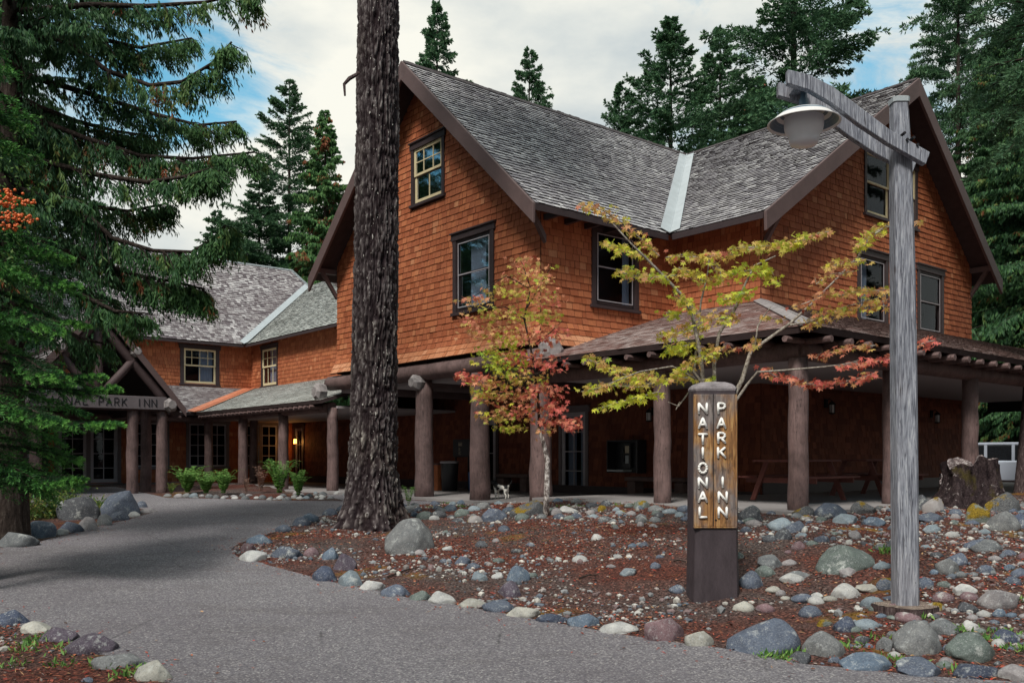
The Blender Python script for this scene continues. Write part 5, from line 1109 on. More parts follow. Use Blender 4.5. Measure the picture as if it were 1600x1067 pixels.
HAND = [
 (642, 863, 80, 58, 'speck', 'big rounded grey green speckled boulder at the foot of the old fir', 0), (388, 861, 26, 14, 'pink', 'small reddish stone at the tip of the bed where the drive forks', 0), (407, 850, 42, 16, 'blue', 'flat blue grey stone at the point of the bed', 0),
 (396, 877, 46, 18, 'white', 'white topped flat stone at the outer curve of the bed tip', 0), (449, 872, 52, 20, 'slate', 'smooth slate stone behind the white one at the bed tip', 0), (487, 869, 24, 14, 'pink', 'small pinkish stone between two slate stones near the fir', 0), (515, 874, 28, 18, 'blue', 'blue stone leaning behind the purple stone near the fir', 0),
 (539, 891, 38, 28, 'purple', 'upright dark purple stone in the curve of the edging', 0), (508, 908, 44, 23, 'navy', 'smooth almost black stone on the edging curve', 0), (549, 916, 44, 24, 'bluepale', 'blue and white speckled edging stone beside the almost black one', 0), (582, 922, 44, 17, 'white', 'white edging stone beside the speckled blue one', 0),
 (619, 932, 48, 20, 'slate', 'rounded slate edging stone right of the white one', 0), (655, 938, 36, 15, 'green', 'low grey green edging stone', 0), (693, 944, 46, 19, 'white', 'white pebbly edging stone left of the long cream one', 0), (737, 949, 46, 15, 'cream', 'long low cream edging stone', 0), (781, 956, 56, 20, 'slate', 'long dark blue edging stone tilted up to the left', 0),
 (817, 965, 58, 20, 'cream', 'broad pale edging stone tilting toward the drive', 0), (861, 972, 52, 14, 'navy', 'low navy edging stone', 0), (910, 979, 54, 22, 'blue', 'smooth blue edging stone left of the flat white one', 0), (964, 990, 66, 18, 'white', 'flat white edging stone left of the purple boulder', 0), (1033, 1001, 74, 40, 'pink', 'purple red humped boulder on the edging', 0),
 (1090, 1010, 50, 27, 'cream', 'angular cream stone between the purple and the big slate boulder', 0), (1187, 1021, 120, 52, 'slate', 'largest flat blue grey boulder beside the drive below the sign', 0), (1288, 1026, 70, 37, 'speck', 'rounded grey boulder right of the largest flat one', 0), (1250, 1036, 38, 20, 'dark', 'small black oval stone in front of the rounded grey boulder', 0),
 (1353, 1048, 82, 28, 'blue', 'flat blue pointed stone at the edge of the drive', 0), (1434, 1056, 82, 28, 'slate', 'flat dark grey stone third from the right on the edging', 0), (1519, 1060, 76, 26, 'navy', 'flat navy stone second from the right on the edging', 0), (1588, 1064, 60, 24, 'pale', 'pale stone in the lower right corner', 0),
 (1432, 1024, 74, 54, 'speck', 'tall light speckled boulder below the lamp post', 0), (1517, 1032, 82, 42, 'green', 'broad green grey boulder right of the tall speckled one', 0), (1382, 1018, 28, 24, 'speck', 'small round speckled stone left of the tall speckled boulder', 0), (1320, 987, 38, 25, 'navy', 'dark blue stone lying alone above the edging', 0),
 (1474, 992, 52, 24, 'grey', 'speckled stone just right of the log slice', 0), (1516, 984, 26, 14, 'white', 'small white stone right of the log slice', 0), (1568, 1004, 42, 22, 'navy', 'navy stone near the right edge above the green boulder', 0), (1345, 1006, 26, 14, 'dark', 'flat dark stone half buried left of the small round one', 0),
 (809, 908, 38, 26, 'blue', 'blue stone resting on the mulch left of centre', 0), (798, 933, 38, 24, 'purple', 'round purple stone close behind the edging', 0), (777, 903, 20, 9, 'white', 'small white stone touching the blue one on the mulch', 0), (750, 907, 26, 14, 'bluepale', 'pale blue stone alone on the mulch', 0), (723, 882, 26, 15, 'slate', 'small dark oval stone beyond the pale blue one', 0),
 (981, 899, 28, 12, 'bluepale', 'flattened pale oval stone between maple and sign', 0), (1058, 926, 28, 12, 'slate', 'small slate stone left of the sign foot', 0), (1173, 918, 40, 26, 'slate', 'blue slate stone leaning on the right of the sign foot', 0), (1315, 895, 92, 40, 'green', 'wide lichen covered boulder between sign and lamp post', 0),
 (1203, 889, 42, 22, 'grey', 'brown grey stone right of the sign panel', 0), (1196, 901, 34, 14, 'green', 'flat green stone below the brown grey one', 0), (1238, 911, 40, 12, 'white', 'flat broken white stone on the mulch', 0), (1322, 934, 46, 22, 'white', 'white and grey split stone before the lichen boulder', 0), (1356, 925, 40, 10, 'cream', 'thin cream slab beside the split stone', 0), (1322, 900, 30, 12, 'pale', 'pale stone at the foot of the lichen boulder', 0),
 (1476, 897, 42, 24, 'speck', 'round white flecked stone right of the lamp post', 0), (1492, 883, 34, 18, 'slate', 'blue stone tucked behind the white flecked one', 0), (1556, 951, 66, 30, 'pale', 'big pinkish white lumpy stone near the right edge', 0), (1505, 928, 36, 16, 'white', 'white stone left of the pinkish lumpy one', 0), (1512, 958, 32, 16, 'dark', 'dark stone before the pinkish lumpy one', 0), (1540, 862, 52, 20, 'grey', 'long grey and black stone right of the lamp post', 0), (1524, 858, 40, 16, 'slate', 'slate stone touching the long grey and black one', 0),
 (1245, 904, 40, 10, 'grey', 'thin grey stone near the flat broken white one', 0), (1275, 934, 20, 8, 'white', 'tiny white stone in front of the split one', 0),
 (771, 813, 42, 20, 'slate', 'dark blue stone in front of the mossy boulder', 0), (828, 806, 66, 26, 'dark', 'boulder draped with yellow moss beside the slender maple', 1), (757, 795, 26, 12, 'speck', 'rounded grey stone between the two porch columns', 0), (888, 801, 32, 10, 'white', 'pale stone right of the slender maple', 0),
 (1172, 816, 40, 26, 'dark', 'white veined black stone right of the sign panel', 0), (1173, 801, 28, 12, 'grey', 'round grey stone on top of the white veined one', 0), (1220, 828, 44, 20, 'bluepale', 'slanting grey white stone right of the sign', 0), (1222, 843, 28, 18, 'dark', 'dark upright stone below the slanting one', 0), (1255, 806, 34, 18, 'dark', 'small stone covered with orange moss by the corner post', 1), (1292, 807, 54, 24, 'slate', 'smooth slate boulder in front of the corner post', 0), (1312, 800, 50, 18, 'grey', 'grey boulder behind the smooth slate one', 0),
 (1347, 803, 46, 20, 'dark', 'oval stone capped with orange moss left of the lamp post', 1), (1320, 818, 40, 17, 'bluepale', 'pale blue flat topped stone before the moss capped one', 0), (1362, 821, 36, 14, 'blue', 'blue slab right of the pale flat topped stone', 0), (1336, 842, 24, 14, 'pale', 'small two toned stone below the blue slab', 0), (1252, 840, 20, 9, 'bluepale', 'tiny pale green stone between dark stones', 0), (1246, 858, 22, 12, 'pink', 'round pink stone behind the brown grey one', 0), (1282, 847, 28, 12, 'slate', 'round slate stone alone on red mulch', 0), (1240, 832, 36, 18, 'slate', 'jumbled slate stone by the slanting one', 0),
 (1440, 798, 30, 26, 'dark', 'dark stone just right of the lamp post near the porch', 0), (1458, 800, 36, 26, 'pale', 'pale mottled stone leaning against the dark one', 1), (1454, 815, 44, 14, 'slate', 'long slate stone right of the lamp post near the porch', 0), (1526, 816, 46, 30, 'green', 'grey stone with a moss patch below the stump', 1), (1563, 829, 52, 28, 'speck', 'smooth round brown grey stone at the right edge', 0), (1568, 800, 60, 30, 'dark', 'dark moss hung boulder right of the stump', 1), (1596, 826, 26, 26, 'navy', 'blue stone cut by the right edge', 0), (1457, 832, 30, 12, 'bluepale', 'angular blue white stone right of the lamp post', 0),
 (32, 855, 66, 27, 'grey', 'grey white cracked boulder first in the left edging', 0), (64, 841, 50, 30, 'blue', 'blue domed boulder in the left edging', 0), (97, 836, 22, 11, 'white', 'small white stone in the left edging', 0), (113, 832, 38, 19, 'slate', 'slate stone in the left edging under the spruce', 0), (139, 829, 36, 21, 'pale', 'light stone in the middle of the left edging', 0), (165, 821, 30, 18, 'grey', 'grey stone right of the light one in the left edging', 0),
 (188, 813, 34, 16, 'slate', 'dark stone near the far end of the left edging', 0), (210, 807, 22, 8, 'white', 'thin white stone near the far end of the left edging', 0), (234, 801, 30, 8, 'pale', 'flat pale stone ending the left edging', 0), (128, 812, 68, 40, 'dark', 'dark rounded boulder behind the left edging', 0), (190, 806, 64, 44, 'slate', 'pointed wedge shaped boulder behind the left edging', 0), (222, 793, 22, 10, 'slate', 'small stone behind the wedge shaped boulder', 0),
 (85, 805, 40, 22, 'dark', 'shadowed boulder at the back of the left bed', 0), (22, 976, 54, 24, 'navy', 'navy boulder at the left edge of the near bed', 0), (60, 988, 48, 18, 'cream', 'cream stone between the navy and the dark one in the near bed', 0), (92, 1003, 70, 24, 'purple', 'long dark low stone in the near bed edging', 0), (146, 1022, 82, 32, 'purple', 'purple black humped boulder in the near bed edging', 0),
 (187, 1045, 82, 26, 'speck', 'black and white speckled stone in the near bed edging', 0), (244, 1064, 62, 34, 'cream', 'smooth white stone at the bottom edge of the near bed', 0), (137, 1066, 22, 8, 'slate', 'tiny stone lying on the mulch of the near bed', 0)]
random.seed(5)
for (px, py, w, h, c, lb, ms) in HAND: rock(px, py, w, h, c, lb, moss=bool(ms))
occ = [(h[0], h[1] - h[3] / 2, h[2] / 2) for h in HAND]
random.seed(6)
CW = {'slate': 'slate blue', 'navy': 'navy', 'grey': 'plain grey', 'blue': 'blue grey', 'white': 'white', 'pale': 'pale brownish', 'cream': 'cream', 'purple': 'purple', 'pink': 'pinkish', 'dark': 'charcoal', 'speck': 'speckled', 'green': 'greenish', 'bluepale': 'pale blue'}
def zone(px, py, w, c, base, ms):
    marks = [(240, 'by the portico columns'), (330, 'under the first ferns'), (400, 'by the middle left column'), (450, 'under the tallest fern'), (545, 'left of the old fir'), (640, 'around the old fir'), (700, 'by the first porch column'), (790, 'by the second porch column'), (870, 'near the slender maple'), (950, 'below the glazed door'), (1010, 'below the telephone'), (1075, 'by the post left of the sign'), (1160, 'beside the sign pillar'), (1220, 'just right of the sign'), (1290, 'by the corner post'), (1385, 'left of the lamp post'), (1450, 'at the lamp post'), (1530, 'in front of the stump'), (1700, 'near the right edge')]
    m = next(t for x, t in marks if px < x); s = 'big' if w > 30 else ('small' if w < 20 else 'medium')
    return '%s %s%s %s %s' % (s, CW[c], ' moss capped' if ms else '', base, m)
def place_many(n, gen, label, group, cols, wr, moss=0):
    k = 0; t = 0
    while k < n and t < n * 12:
        t += 1; px, py = gen(); w = random.uniform(*wr) * (.55 + (py - 770) / 230)
        if any(abs(px - a) < (w / 2 + r) * .72 and abs(py - b) < (w / 2 + r) * .40 for a, b, r in occ): continue
        X = gp(px, py)
        if in_poly(np.array([X.x]), np.array([X.y]), ROAD)[0] : continue
        ms = random.random() < moss
        cc = random.choice(cols); rock(px, py, w, w * random.uniform(.34, .56), cc, zone(px, py, w, cc, label, ms), group, moss=ms, small=True, name='cobble', cat='cobble'); occ.append((px, py - w * .25, w / 2)); k += 1
G1 = ['slate', 'grey', 'blue', 'bluepale', 'dark', 'speck', 'green', 'pale', 'slate']
def g_porch():
    px = random.uniform(640, 1600) if random.random() < .9 else random.uniform(560, 660); return px, random.gauss(797, 7) + (5 if px > 1150 else 0)
place_many(175, g_porch, 'cobble of the porch edge heap', 'river cobbles heaped along the porch', G1, (20, 40), .06)
def g_right(): return random.uniform(1150, 1600), random.uniform(812, 985)
place_many(70, g_right, 'stone lying on the mulch', 'stones strewn on the bed right of the sign', G1 + ['white', 'cream', 'pink'], (12, 30), .03)
def g_left(): return random.uniform(640, 1080), random.uniform(812, 905)
place_many(30, g_left, 'stone lying on the mulch', 'stones strewn on the bed left of the sign', G1 + ['white'], (12, 26))
def g_edge():
    t = random.random(); return 380 + 160 * t + random.uniform(-3, 3), 851 - 54 * t + random.uniform(-3, 2)
place_many(16, g_edge, 'stone edging the far drive', 'edging stones behind the fir', ['slate', 'blue', 'grey'], (34, 44))
def g_fern():
    px = random.uniform(252, 540); return px, 781 + random.uniform(-6, 3) - (4 if px > 450 else 0)
place_many(46, g_fern, 'stone edging the fern bed', 'stones edging the fern bed', ['grey', 'pale', 'white', 'bluepale', 'speck'], (15, 26))
place_many(26, lambda: (random.uniform(1300, 1600), random.uniform(960, 1045)), 'pebble between the edging boulders', 'pebbles between the edging boulders', G1 + ['white'], (8, 20))

# pebbles and litter: uncountable
def scatter_region(n, poly_px=None, f=None):
    out = []
    while len(out) < n:
        x = RN.uniform(-7, 14, 4000); y = RN.uniform(6.2, 20.5, 4000); ok = (~in_poly(x, y, ROAD)) & (~in_poly(x, y, BLD)) & (x / y > -.66) & (x / y < .66)
        if f is not None: ok &= RN.random(4000) < f(x, y)
        out += list(zip(x[ok], y[ok]))
    return np.array(out[:n])
def pebbles():
    p = scatter_region(9000, f=lambda x, y: np.clip(.15 + 1.3 * (fbm(x * .8, y * .8, 0 * x, 3) - .42) * 3 + .3 * (x > 3), 0, 1)); n = len(p)
    bm = bmesh.new(); bmesh.ops.create_icosphere(bm, subdivisions=1, radius=1); V0 = np.array([v.co[:] for v in bm.verts]); F0 = np.array([[v.index for v in f.verts] for f in bm.faces]); bm.free()
    s = RN.lognormal(-4.35, .62, n)[:, None] * np.column_stack([RN.uniform(.8, 1.5, n), RN.uniform(.7, 1.1, n), RN.uniform(.4, .8, n)]); s = np.clip(s, .004, .045)
    jit = 1 + RN.uniform(-.22, .22, (n, len(V0), 1)); a = RN.random(n) * pi; V = V0[None] * jit * s[:, None]; c, sn = np.cos(a)[:, None], np.sin(a)[:, None]
    V = np.stack([V[..., 0] * c - V[..., 1] * sn, V[..., 0] * sn + V[..., 1] * c, V[..., 2]], -1); z = gz(p[:, 0], p[:, 1]); V += np.column_stack([p, z + s[:, 2] * .35])[:, None]
    F = (np.arange(n) * len(V0))[:, None, None] + F0[None]; me = np_mesh('pebbles', V.reshape(-1, 3), None, F.reshape(-1, 3), mats=[MAT['peb']])
    cols = np.array([[.42, .42, .40], [.24, .25, .26], [.11, .13, .16], [.30, .27, .26], [.18, .13, .13], [.5, .48, .44]])[RN.integers(0, 6, n)] * RN.uniform(.6, 1.1, (n, 1)); set_col(me, 'leafcol', np.repeat(cols, len(F0), 0))
    tag(link('pebbles', me), 'loose pebbles mixed into the red mulch of the beds', kind='stuff')
g = G('pebble'); MAT['peb'] = g.fin(g.attr('leafcol', 'Color'), .8, .3); g = G('dead_leaf'); MAT['litter'] = g.fin(g.attr('leafcol', 'Color'), .8, .2)
pebbles()
def litter():
    red = lambda x, y: np.clip(.22 + 1.0 * sst((fbm(x * .5 + 3, y * .5, 0 * x, 3) - .38) * 4), 0, 1)
    p = scatter_region(52000, f=red)
    q = scatter_region(1, None) ; rx = RN.uniform(-8, 6, 60000); ry = RN.uniform(6, 17, 60000); inr = in_poly(rx, ry, ROAD); d = dist_poly(rx, ry, ROAD); k = inr & (RN.random(60000) < .5 * np.exp(-d / .16) + .0012); p2 = np.column_stack([rx[k], ry[k]])
    nr = len(p); p = np.vstack([p, p2]); n = len(p); z = gz(p[:, 0], p[:, 1]); z[nr:] = g0(p[nr:, 1]) + .008
    a = RN.random(n) * 2 * pi; long = RN.random(n) < .42; L = np.where(long, RN.uniform(.014, .045, n), RN.uniform(.008, .021, n)); W = np.where(long, RN.uniform(.0012, .003, n), L * RN.uniform(.4, .8, n))
    tx = np.stack([np.cos(a), np.sin(a), RN.normal(0, .25, n)], 1); ty = np.stack([-np.sin(a), np.cos(a), RN.normal(0, .25, n)], 1); C = np.column_stack([p, z + RN.uniform(.003, .014, n)]); L = L[:, None]; W = W[:, None]
    V = np.stack([C - tx * L, C - ty * W, C + tx * L, C + ty * W + np.array([0, 0, .003])], 1).reshape(-1, 3); me = np_mesh('mulch_litter', V, (np.arange(n) * 4)[:, None] + [0, 1, 2, 3], mats=[MAT['litter']])
    pal = np.array([[.34, .085, .055], [.23, .062, .042], [.36, .13, .07], [.13, .06, .04], [.08, .045, .035], [.40, .24, .13], [.24, .19, .17], [.42, .05, .035]]); cols = pal[RN.choice(8, n, p=[.2, .2, .12, .14, .14, .08, .08, .04])] * RN.uniform(.6, 1.2, (n, 1)); set_col(me, 'leafcol', cols)
    tag(link('fallen_leaves', me), 'red brown fallen leaves, bark chips and needles covering the beds', kind='stuff')
litter()

# ------------------------------------------------ plants
def fern(px, py, w, h, label, n=34, mat='fern', name='fern', group='ferns in the bed below the left porch', cat='fern'):
    P = gp(px, py); Y = P.y; R = w * Y / FPX / 2; Hh = h * Y / FPX; B, D, L, W, T = [], [], [], [], []
    for i in range(int(n * 1.3)):
        a = random.random() * 2 * pi; ln = random.uniform(.7, 1.15); out = R * ln * random.uniform(.45, 1); m = 20
        for k in range(1, m + 1):
            t = k / m; c = Vector((cos(a) * out * t, sin(a) * out * t, Hh * ln * (2.1 * t - 1.25 * t * t)))
            tan = Vector((cos(a) * out, sin(a) * out, Hh * ln * (2.1 - 2.5 * t))).normalized(); sd_ = tan.cross(Z).normalized()
            for sg in (-1, 1):
                l = .075 * R / .35 * (1.1 - t) * (.5 if k < 3 else 1) + .012
                B.append(c); D.append((sd_ * sg + tan * .5 - Z * .15).normalized()); L.append(l); W.append(l * .15); T.append(random.uniform(.2, .9))
    me = blades_mesh(name, np.array([v[:] for v in B]), np.array([v[:] for v in D]), np.array(L), np.array(W), np.array(T), MAT[mat]); return tag(link(name, me, None, P), label, cat, group)
random.seed(8)
fern(293, 772, 76, 44, 'broad green fern at the left end of the porch fern bed'); fern(322, 773, 60, 36, 'fern second from the left in the porch bed'); fern(349, 773, 60, 40, 'bright fern left of the middle porch column'); fern(437, 774, 74, 58, 'tallest fern, beside the fourth porch column'); fern(466, 776, 54, 42, 'fern spilling right of the tallest one')
fern(268, 772, 30, 18, 'small brownish fern by the portico columns', 12, 'shrub'); fern(412, 768, 40, 40, 'reddish dry plant behind the porch ferns', 14, 'dryp', 'dry_plant', 'dry plants in the porch bed', 'plant') if 'dryp' in MAT else None
MAT['dryp'] = leafy('dry_stalks', [(.2, (.10, .05, .035)), (.8, (.28, .17, .13))])
fern(408, 770, 44, 42, 'reddish dry plant left of the tallest fern', 14, 'dryp', 'dry_plant', 'dry plants in the porch bed', 'plant'); fern(385, 771, 30, 30, 'thin dry plant between the ferns', 9, 'dryp', 'dry_plant', 'dry plants in the porch bed', 'plant')
fern(638, 792, 34, 34, 'small fern just right of the old fir', 12, group=None)
for i, (px, py, w, h, lb) in enumerate(((30, 812, 70, 60, 'yellowing bush under the spruce at the left edge'), (75, 808, 60, 66, 'tall weedy bush behind the left boulders'), (110, 800, 50, 40, 'low leafy shrub behind the dark rounded boulder'), (150, 800, 40, 22, 'small shrub beside the wedge shaped boulder'), (15, 790, 60, 80, 'tall dim shrub at the far left'))):
    P = gp(px, py); s = P.y / FPX; n = 1500; c = RN.normal(0, .42, (n, 3)) * np.array([w * s / 2, .35, h * s / 2]) ; c[:, 2] = np.abs(c[:, 2]) * 1.7
    me = blades_mesh('shrub', c, unit(RN.normal(size=(n, 3)) + [0, 0, .6]), RN.uniform(.04, .09, n), RN.uniform(.008, .018, n), RN.random(n), MAT['shrub']); tag(link('shrub', me, None, P), lb, 'shrub', 'bushes in the left bed')
def tufts():
    B, D, L, T = [], [], [], []
    spots = [gp(x, y) for x, y in ((110, 1012), (120, 1018), (60, 1000), (40, 1010), (200, 1058), (170, 1040), (30, 1020), (1210, 1026), (1222, 1030), (1235, 1020), (1385, 1030), (1400, 1036), (1330, 1010), (1560, 990), (1575, 994), (1545, 1000), (1590, 1015), (1440, 965), (1395, 862), (1385, 858), (1390, 866), (700, 787), (1000, 790), (960, 789), (1500, 985), (1370, 1000), (150, 1010), (215, 1045), (690, 795), (675, 793), (720, 792), (10, 1040), (90, 1040), (1600, 940), (1510, 1050), (905, 792), (880, 792))]
    for P in spots:
        k = random.randint(24, 60)
        for _ in range(k):
            B.append(P + Vector((random.gauss(0, .07), random.gauss(0, .06), 0))); D.append(Vector((random.gauss(0, .55), random.gauss(0, .55), .7)).normalized()); L.append(random.uniform(.025, .085)); T.append(random.random())
    me = blades_mesh('weeds', np.array([v[:] for v in B]), np.array([v[:] for v in D]), np.array(L), np.array(L) * .13, np.array(T), MAT['fern']); tag(link('weeds', me), 'scattered green weeds and grass sprigs between the stones', kind='stuff')
tufts()
def sticks():
    for (a, b, lb) in (((605, 903), (655, 888), 'dark fallen stick on the mulch near the speckled boulder'), ((905, 905), (935, 900), 'thin pale stick left of the sign'), ((1052, 878), (1072, 880), 'short dark stick left of the sign panel')):
        p, q = gp(*a), gp(*b); m = (p + q) / 2 + Vector((0, .02, .03)); tag(MB().tube([p + Z * .015, m, q + Z * .02], [.011, .009, .005], 6).build('stick', MAT['bark2'], None), lb, 'stick')
sticks()

# ------------------------------------------------ sign pillar
def paintwood():
    g = G('worn_varnished_sign_boards'); p = g.geo(); v = g.mapv((14, 14, 1.6), p); gr = g.noise(2.5, 6, .6, v=v, dist=1.2); w = g.noise(2.2, 4, .6, v=g.mapv((1.6, 1, 1), p)); k = g.noise(18, 5, .7, v=g.mapv((1, 1, .35), p))
    c = g.ramp(gr, [(.3, (.10, .045, .018)), (.5, (.26, .125, .045)), (.68, (.42, .25, .10))]); c = g.mix(g.rng(w, .44, .60, 0, .9), c, g.ramp(gr, [(.3, (.07, .06, .065)), (.7, (.24, .22, .22))])); c = g.mix(g.rng(k, .56, .68, 0, .65), c, (.035, .02, .012))
    g.bump(gr, .6, .006); MAT['signwood'] = g.fin(c, .6, .35)
    g = G('silvered_timber'); p = g.geo(); v = g.mapv((22, 22, 1.3), p); gr = g.noise(1.6, 7, .6, v=v, dist=2.0); fine = g.noise(3.2, 5, .7, v=g.mapv((70, 70, 2.5), p)); kn = g.voro(5.2, g.mapv((1, 1, .5), p)); crk = g.noise(2.2, 3, .6, v=g.mapv((14, 14, .35), p), dist=.8)
    f = g.math('ADD', g.math('MULTIPLY', gr, .6), g.math('MULTIPLY', fine, .4)); c = g.ramp(f, [(.36, (.05, .052, .068)), (.47, (.17, .18, .215)), (.57, (.34, .355, .40)), (.72, (.56, .56, .58))]); c = g.mix(g.rng(kn, .05, .13, .85, 0), c, (.075, .062, .07)); c = g.mix(g.rng(g.math('ABSOLUTE', g.math('SUBTRACT', crk, .5)), 0, .012, .9, 0), c, (.02, .018, .022)); c = g.mix(g.rng(g.noise(.8, 3, v=g.mapv((1, 1, .6), p)), .5, .7, 0, .3), c, (.30, .24, .22))
    g.bump(g.math('SUBTRACT', f, g.rng(kn, .0, .1, .4, 0)), .8, .012); MAT['silver'] = g.fin(c, .85, .2)
paintwood()
MAT['signpaint'] = simple('dark_brown_sign_paint', (.048, .037, .043), .6, .3, 6, .45, .3, (2, 2, .6)); MAT['white'] = simple('white_letter_paint', (.78, .77, .74), .5, .08, 20)
MAT['signdome'] = simple('mossy_concrete_cap', (.21, .19, .20), .9, .4, 14, .9, .2)
def sign():
    P = gp(1113, 936); Y0 = P.y + .17; x0 = (1113 - CX) / FPX * Y0; zb = gzf(x0, Y0); top = CAMZ + (HY - 612) / FPX * Y0; o = empty('sign_pillar', (x0, Y0, zb), 'dark log sign pillar reading NATIONAL PARK INN in white letters', 'sign')
    rx, ry = .250, .21; ang = [(-1, .2), (-.97, -.35), (-.86, -.80), (-.6, -.93), (.80, -.93), (.93, -.6), (1, 0), (.9, .6), (.5, 1), (-.5, 1), (-.9, .7)]
    ring = lambda s, z, dx=0: [Vector((x0 + dx + a * rx * s, Y0 + b * ry * s, z)) for a, b in ang]
    lv = [(1.04, zb - .15), (1.04, zb + .05), (1.0, zb + .5), (.985, zb + 1.2), (.955, top - .3), (.945, top)]; mb = MB(); vs = []; n = len(ang)
    for s, z in lv: vs += ring(s, z)
    fs = [(i * n + j, i * n + (j + 1) % n, (i + 1) * n + (j + 1) % n, (i + 1) * n + j) for i in range(len(lv) - 1) for j in range(n)] + [list(range(n))[::-1]]; mb.add(vs, fs); mb.build('pillar', MAT['signpaint'], o, bevel=.006)
    # domed cap
    mb = MB(); vs = []; L2 = [(1.0, 0), (1.02, .02), (.97, .045), (.82, .072), (.55, .092), (.2, .10)]
    for s, z in L2: vs += ring(s * .95, top + z)
    m = len(L2); fs = [(i * n + j, i * n + (j + 1) % n, (i + 1) * n + (j + 1) % n, (i + 1) * n + j) for i in range(m - 1) for j in range(n)] + [list(range(n))[::-1], [(m - 1) * n + j for j in range(n)]]; mb.add(vs, fs); mb.build('cap', MAT['signdome'], o, smooth=False)
    yf = Y0 - ry * .93 * 1.0; zt = CAMZ + (HY - 616) / FPX * yf; zl = CAMZ + (HY - 822) / FPX * yf; xl = lambda px: (px - CX) / FPX * yf
    for a, b in ((1087, 1113.6), (1115, 1148)): MB().box(xl(a), xl(b), yf - .012, yf + .05, zl, zt).build('board', MAT['signwood'], o, bevel=.004)
    fr = MB(); fr.box(xl(1084), xl(1087), yf - .02, yf + .03, zl, zt); fr.box(xl(1148), xl(1151), yf - .02, yf + .03, zl, zt); fr.box(xl(1084), xl(1151), yf - .018, yf + .03, zl - .014, zl); fr.build('edge_trim', MAT['signwood'], o)
    MB().box(xl(1113.2), xl(1115.4), yf - .004, yf + .03, zl, zt).build('board_joint', MAT['dark'], o)
    w, h = .084, .098
    for s, cx, ys in (('NATIONAL', 1097.5, (638, 661, 686, 707, 731, 754, 776, 800)), ('PARK', 1126.5, (638, 661, 684, 707)), ('INN', 1128.5, (753, 776, 800))):
        for ch, yy in zip(s, ys):
            mb = MB(); ww = w * (.95 if ch != 'I' else .8); glyph(mb, ch, Vector((xl(cx) - ww / 2, yf - .021, CAMZ + (HY - yy) / FPX * yf - h / 2)), Vector((1, 0, 0)), Z, Vector((0, -1, 0)), ww, h, .0125); mb.build('letter', MAT['white'], o, smooth=True)
    for px, py in ((1122, 716), (1118, 812), (1100, 720)): MB().lathe_ball(Vector((xl(px), yf - .01, CAMZ + (HY - py) / FPX * yf)), .014).build('knot_hole', MAT['dark'], o)
sign()

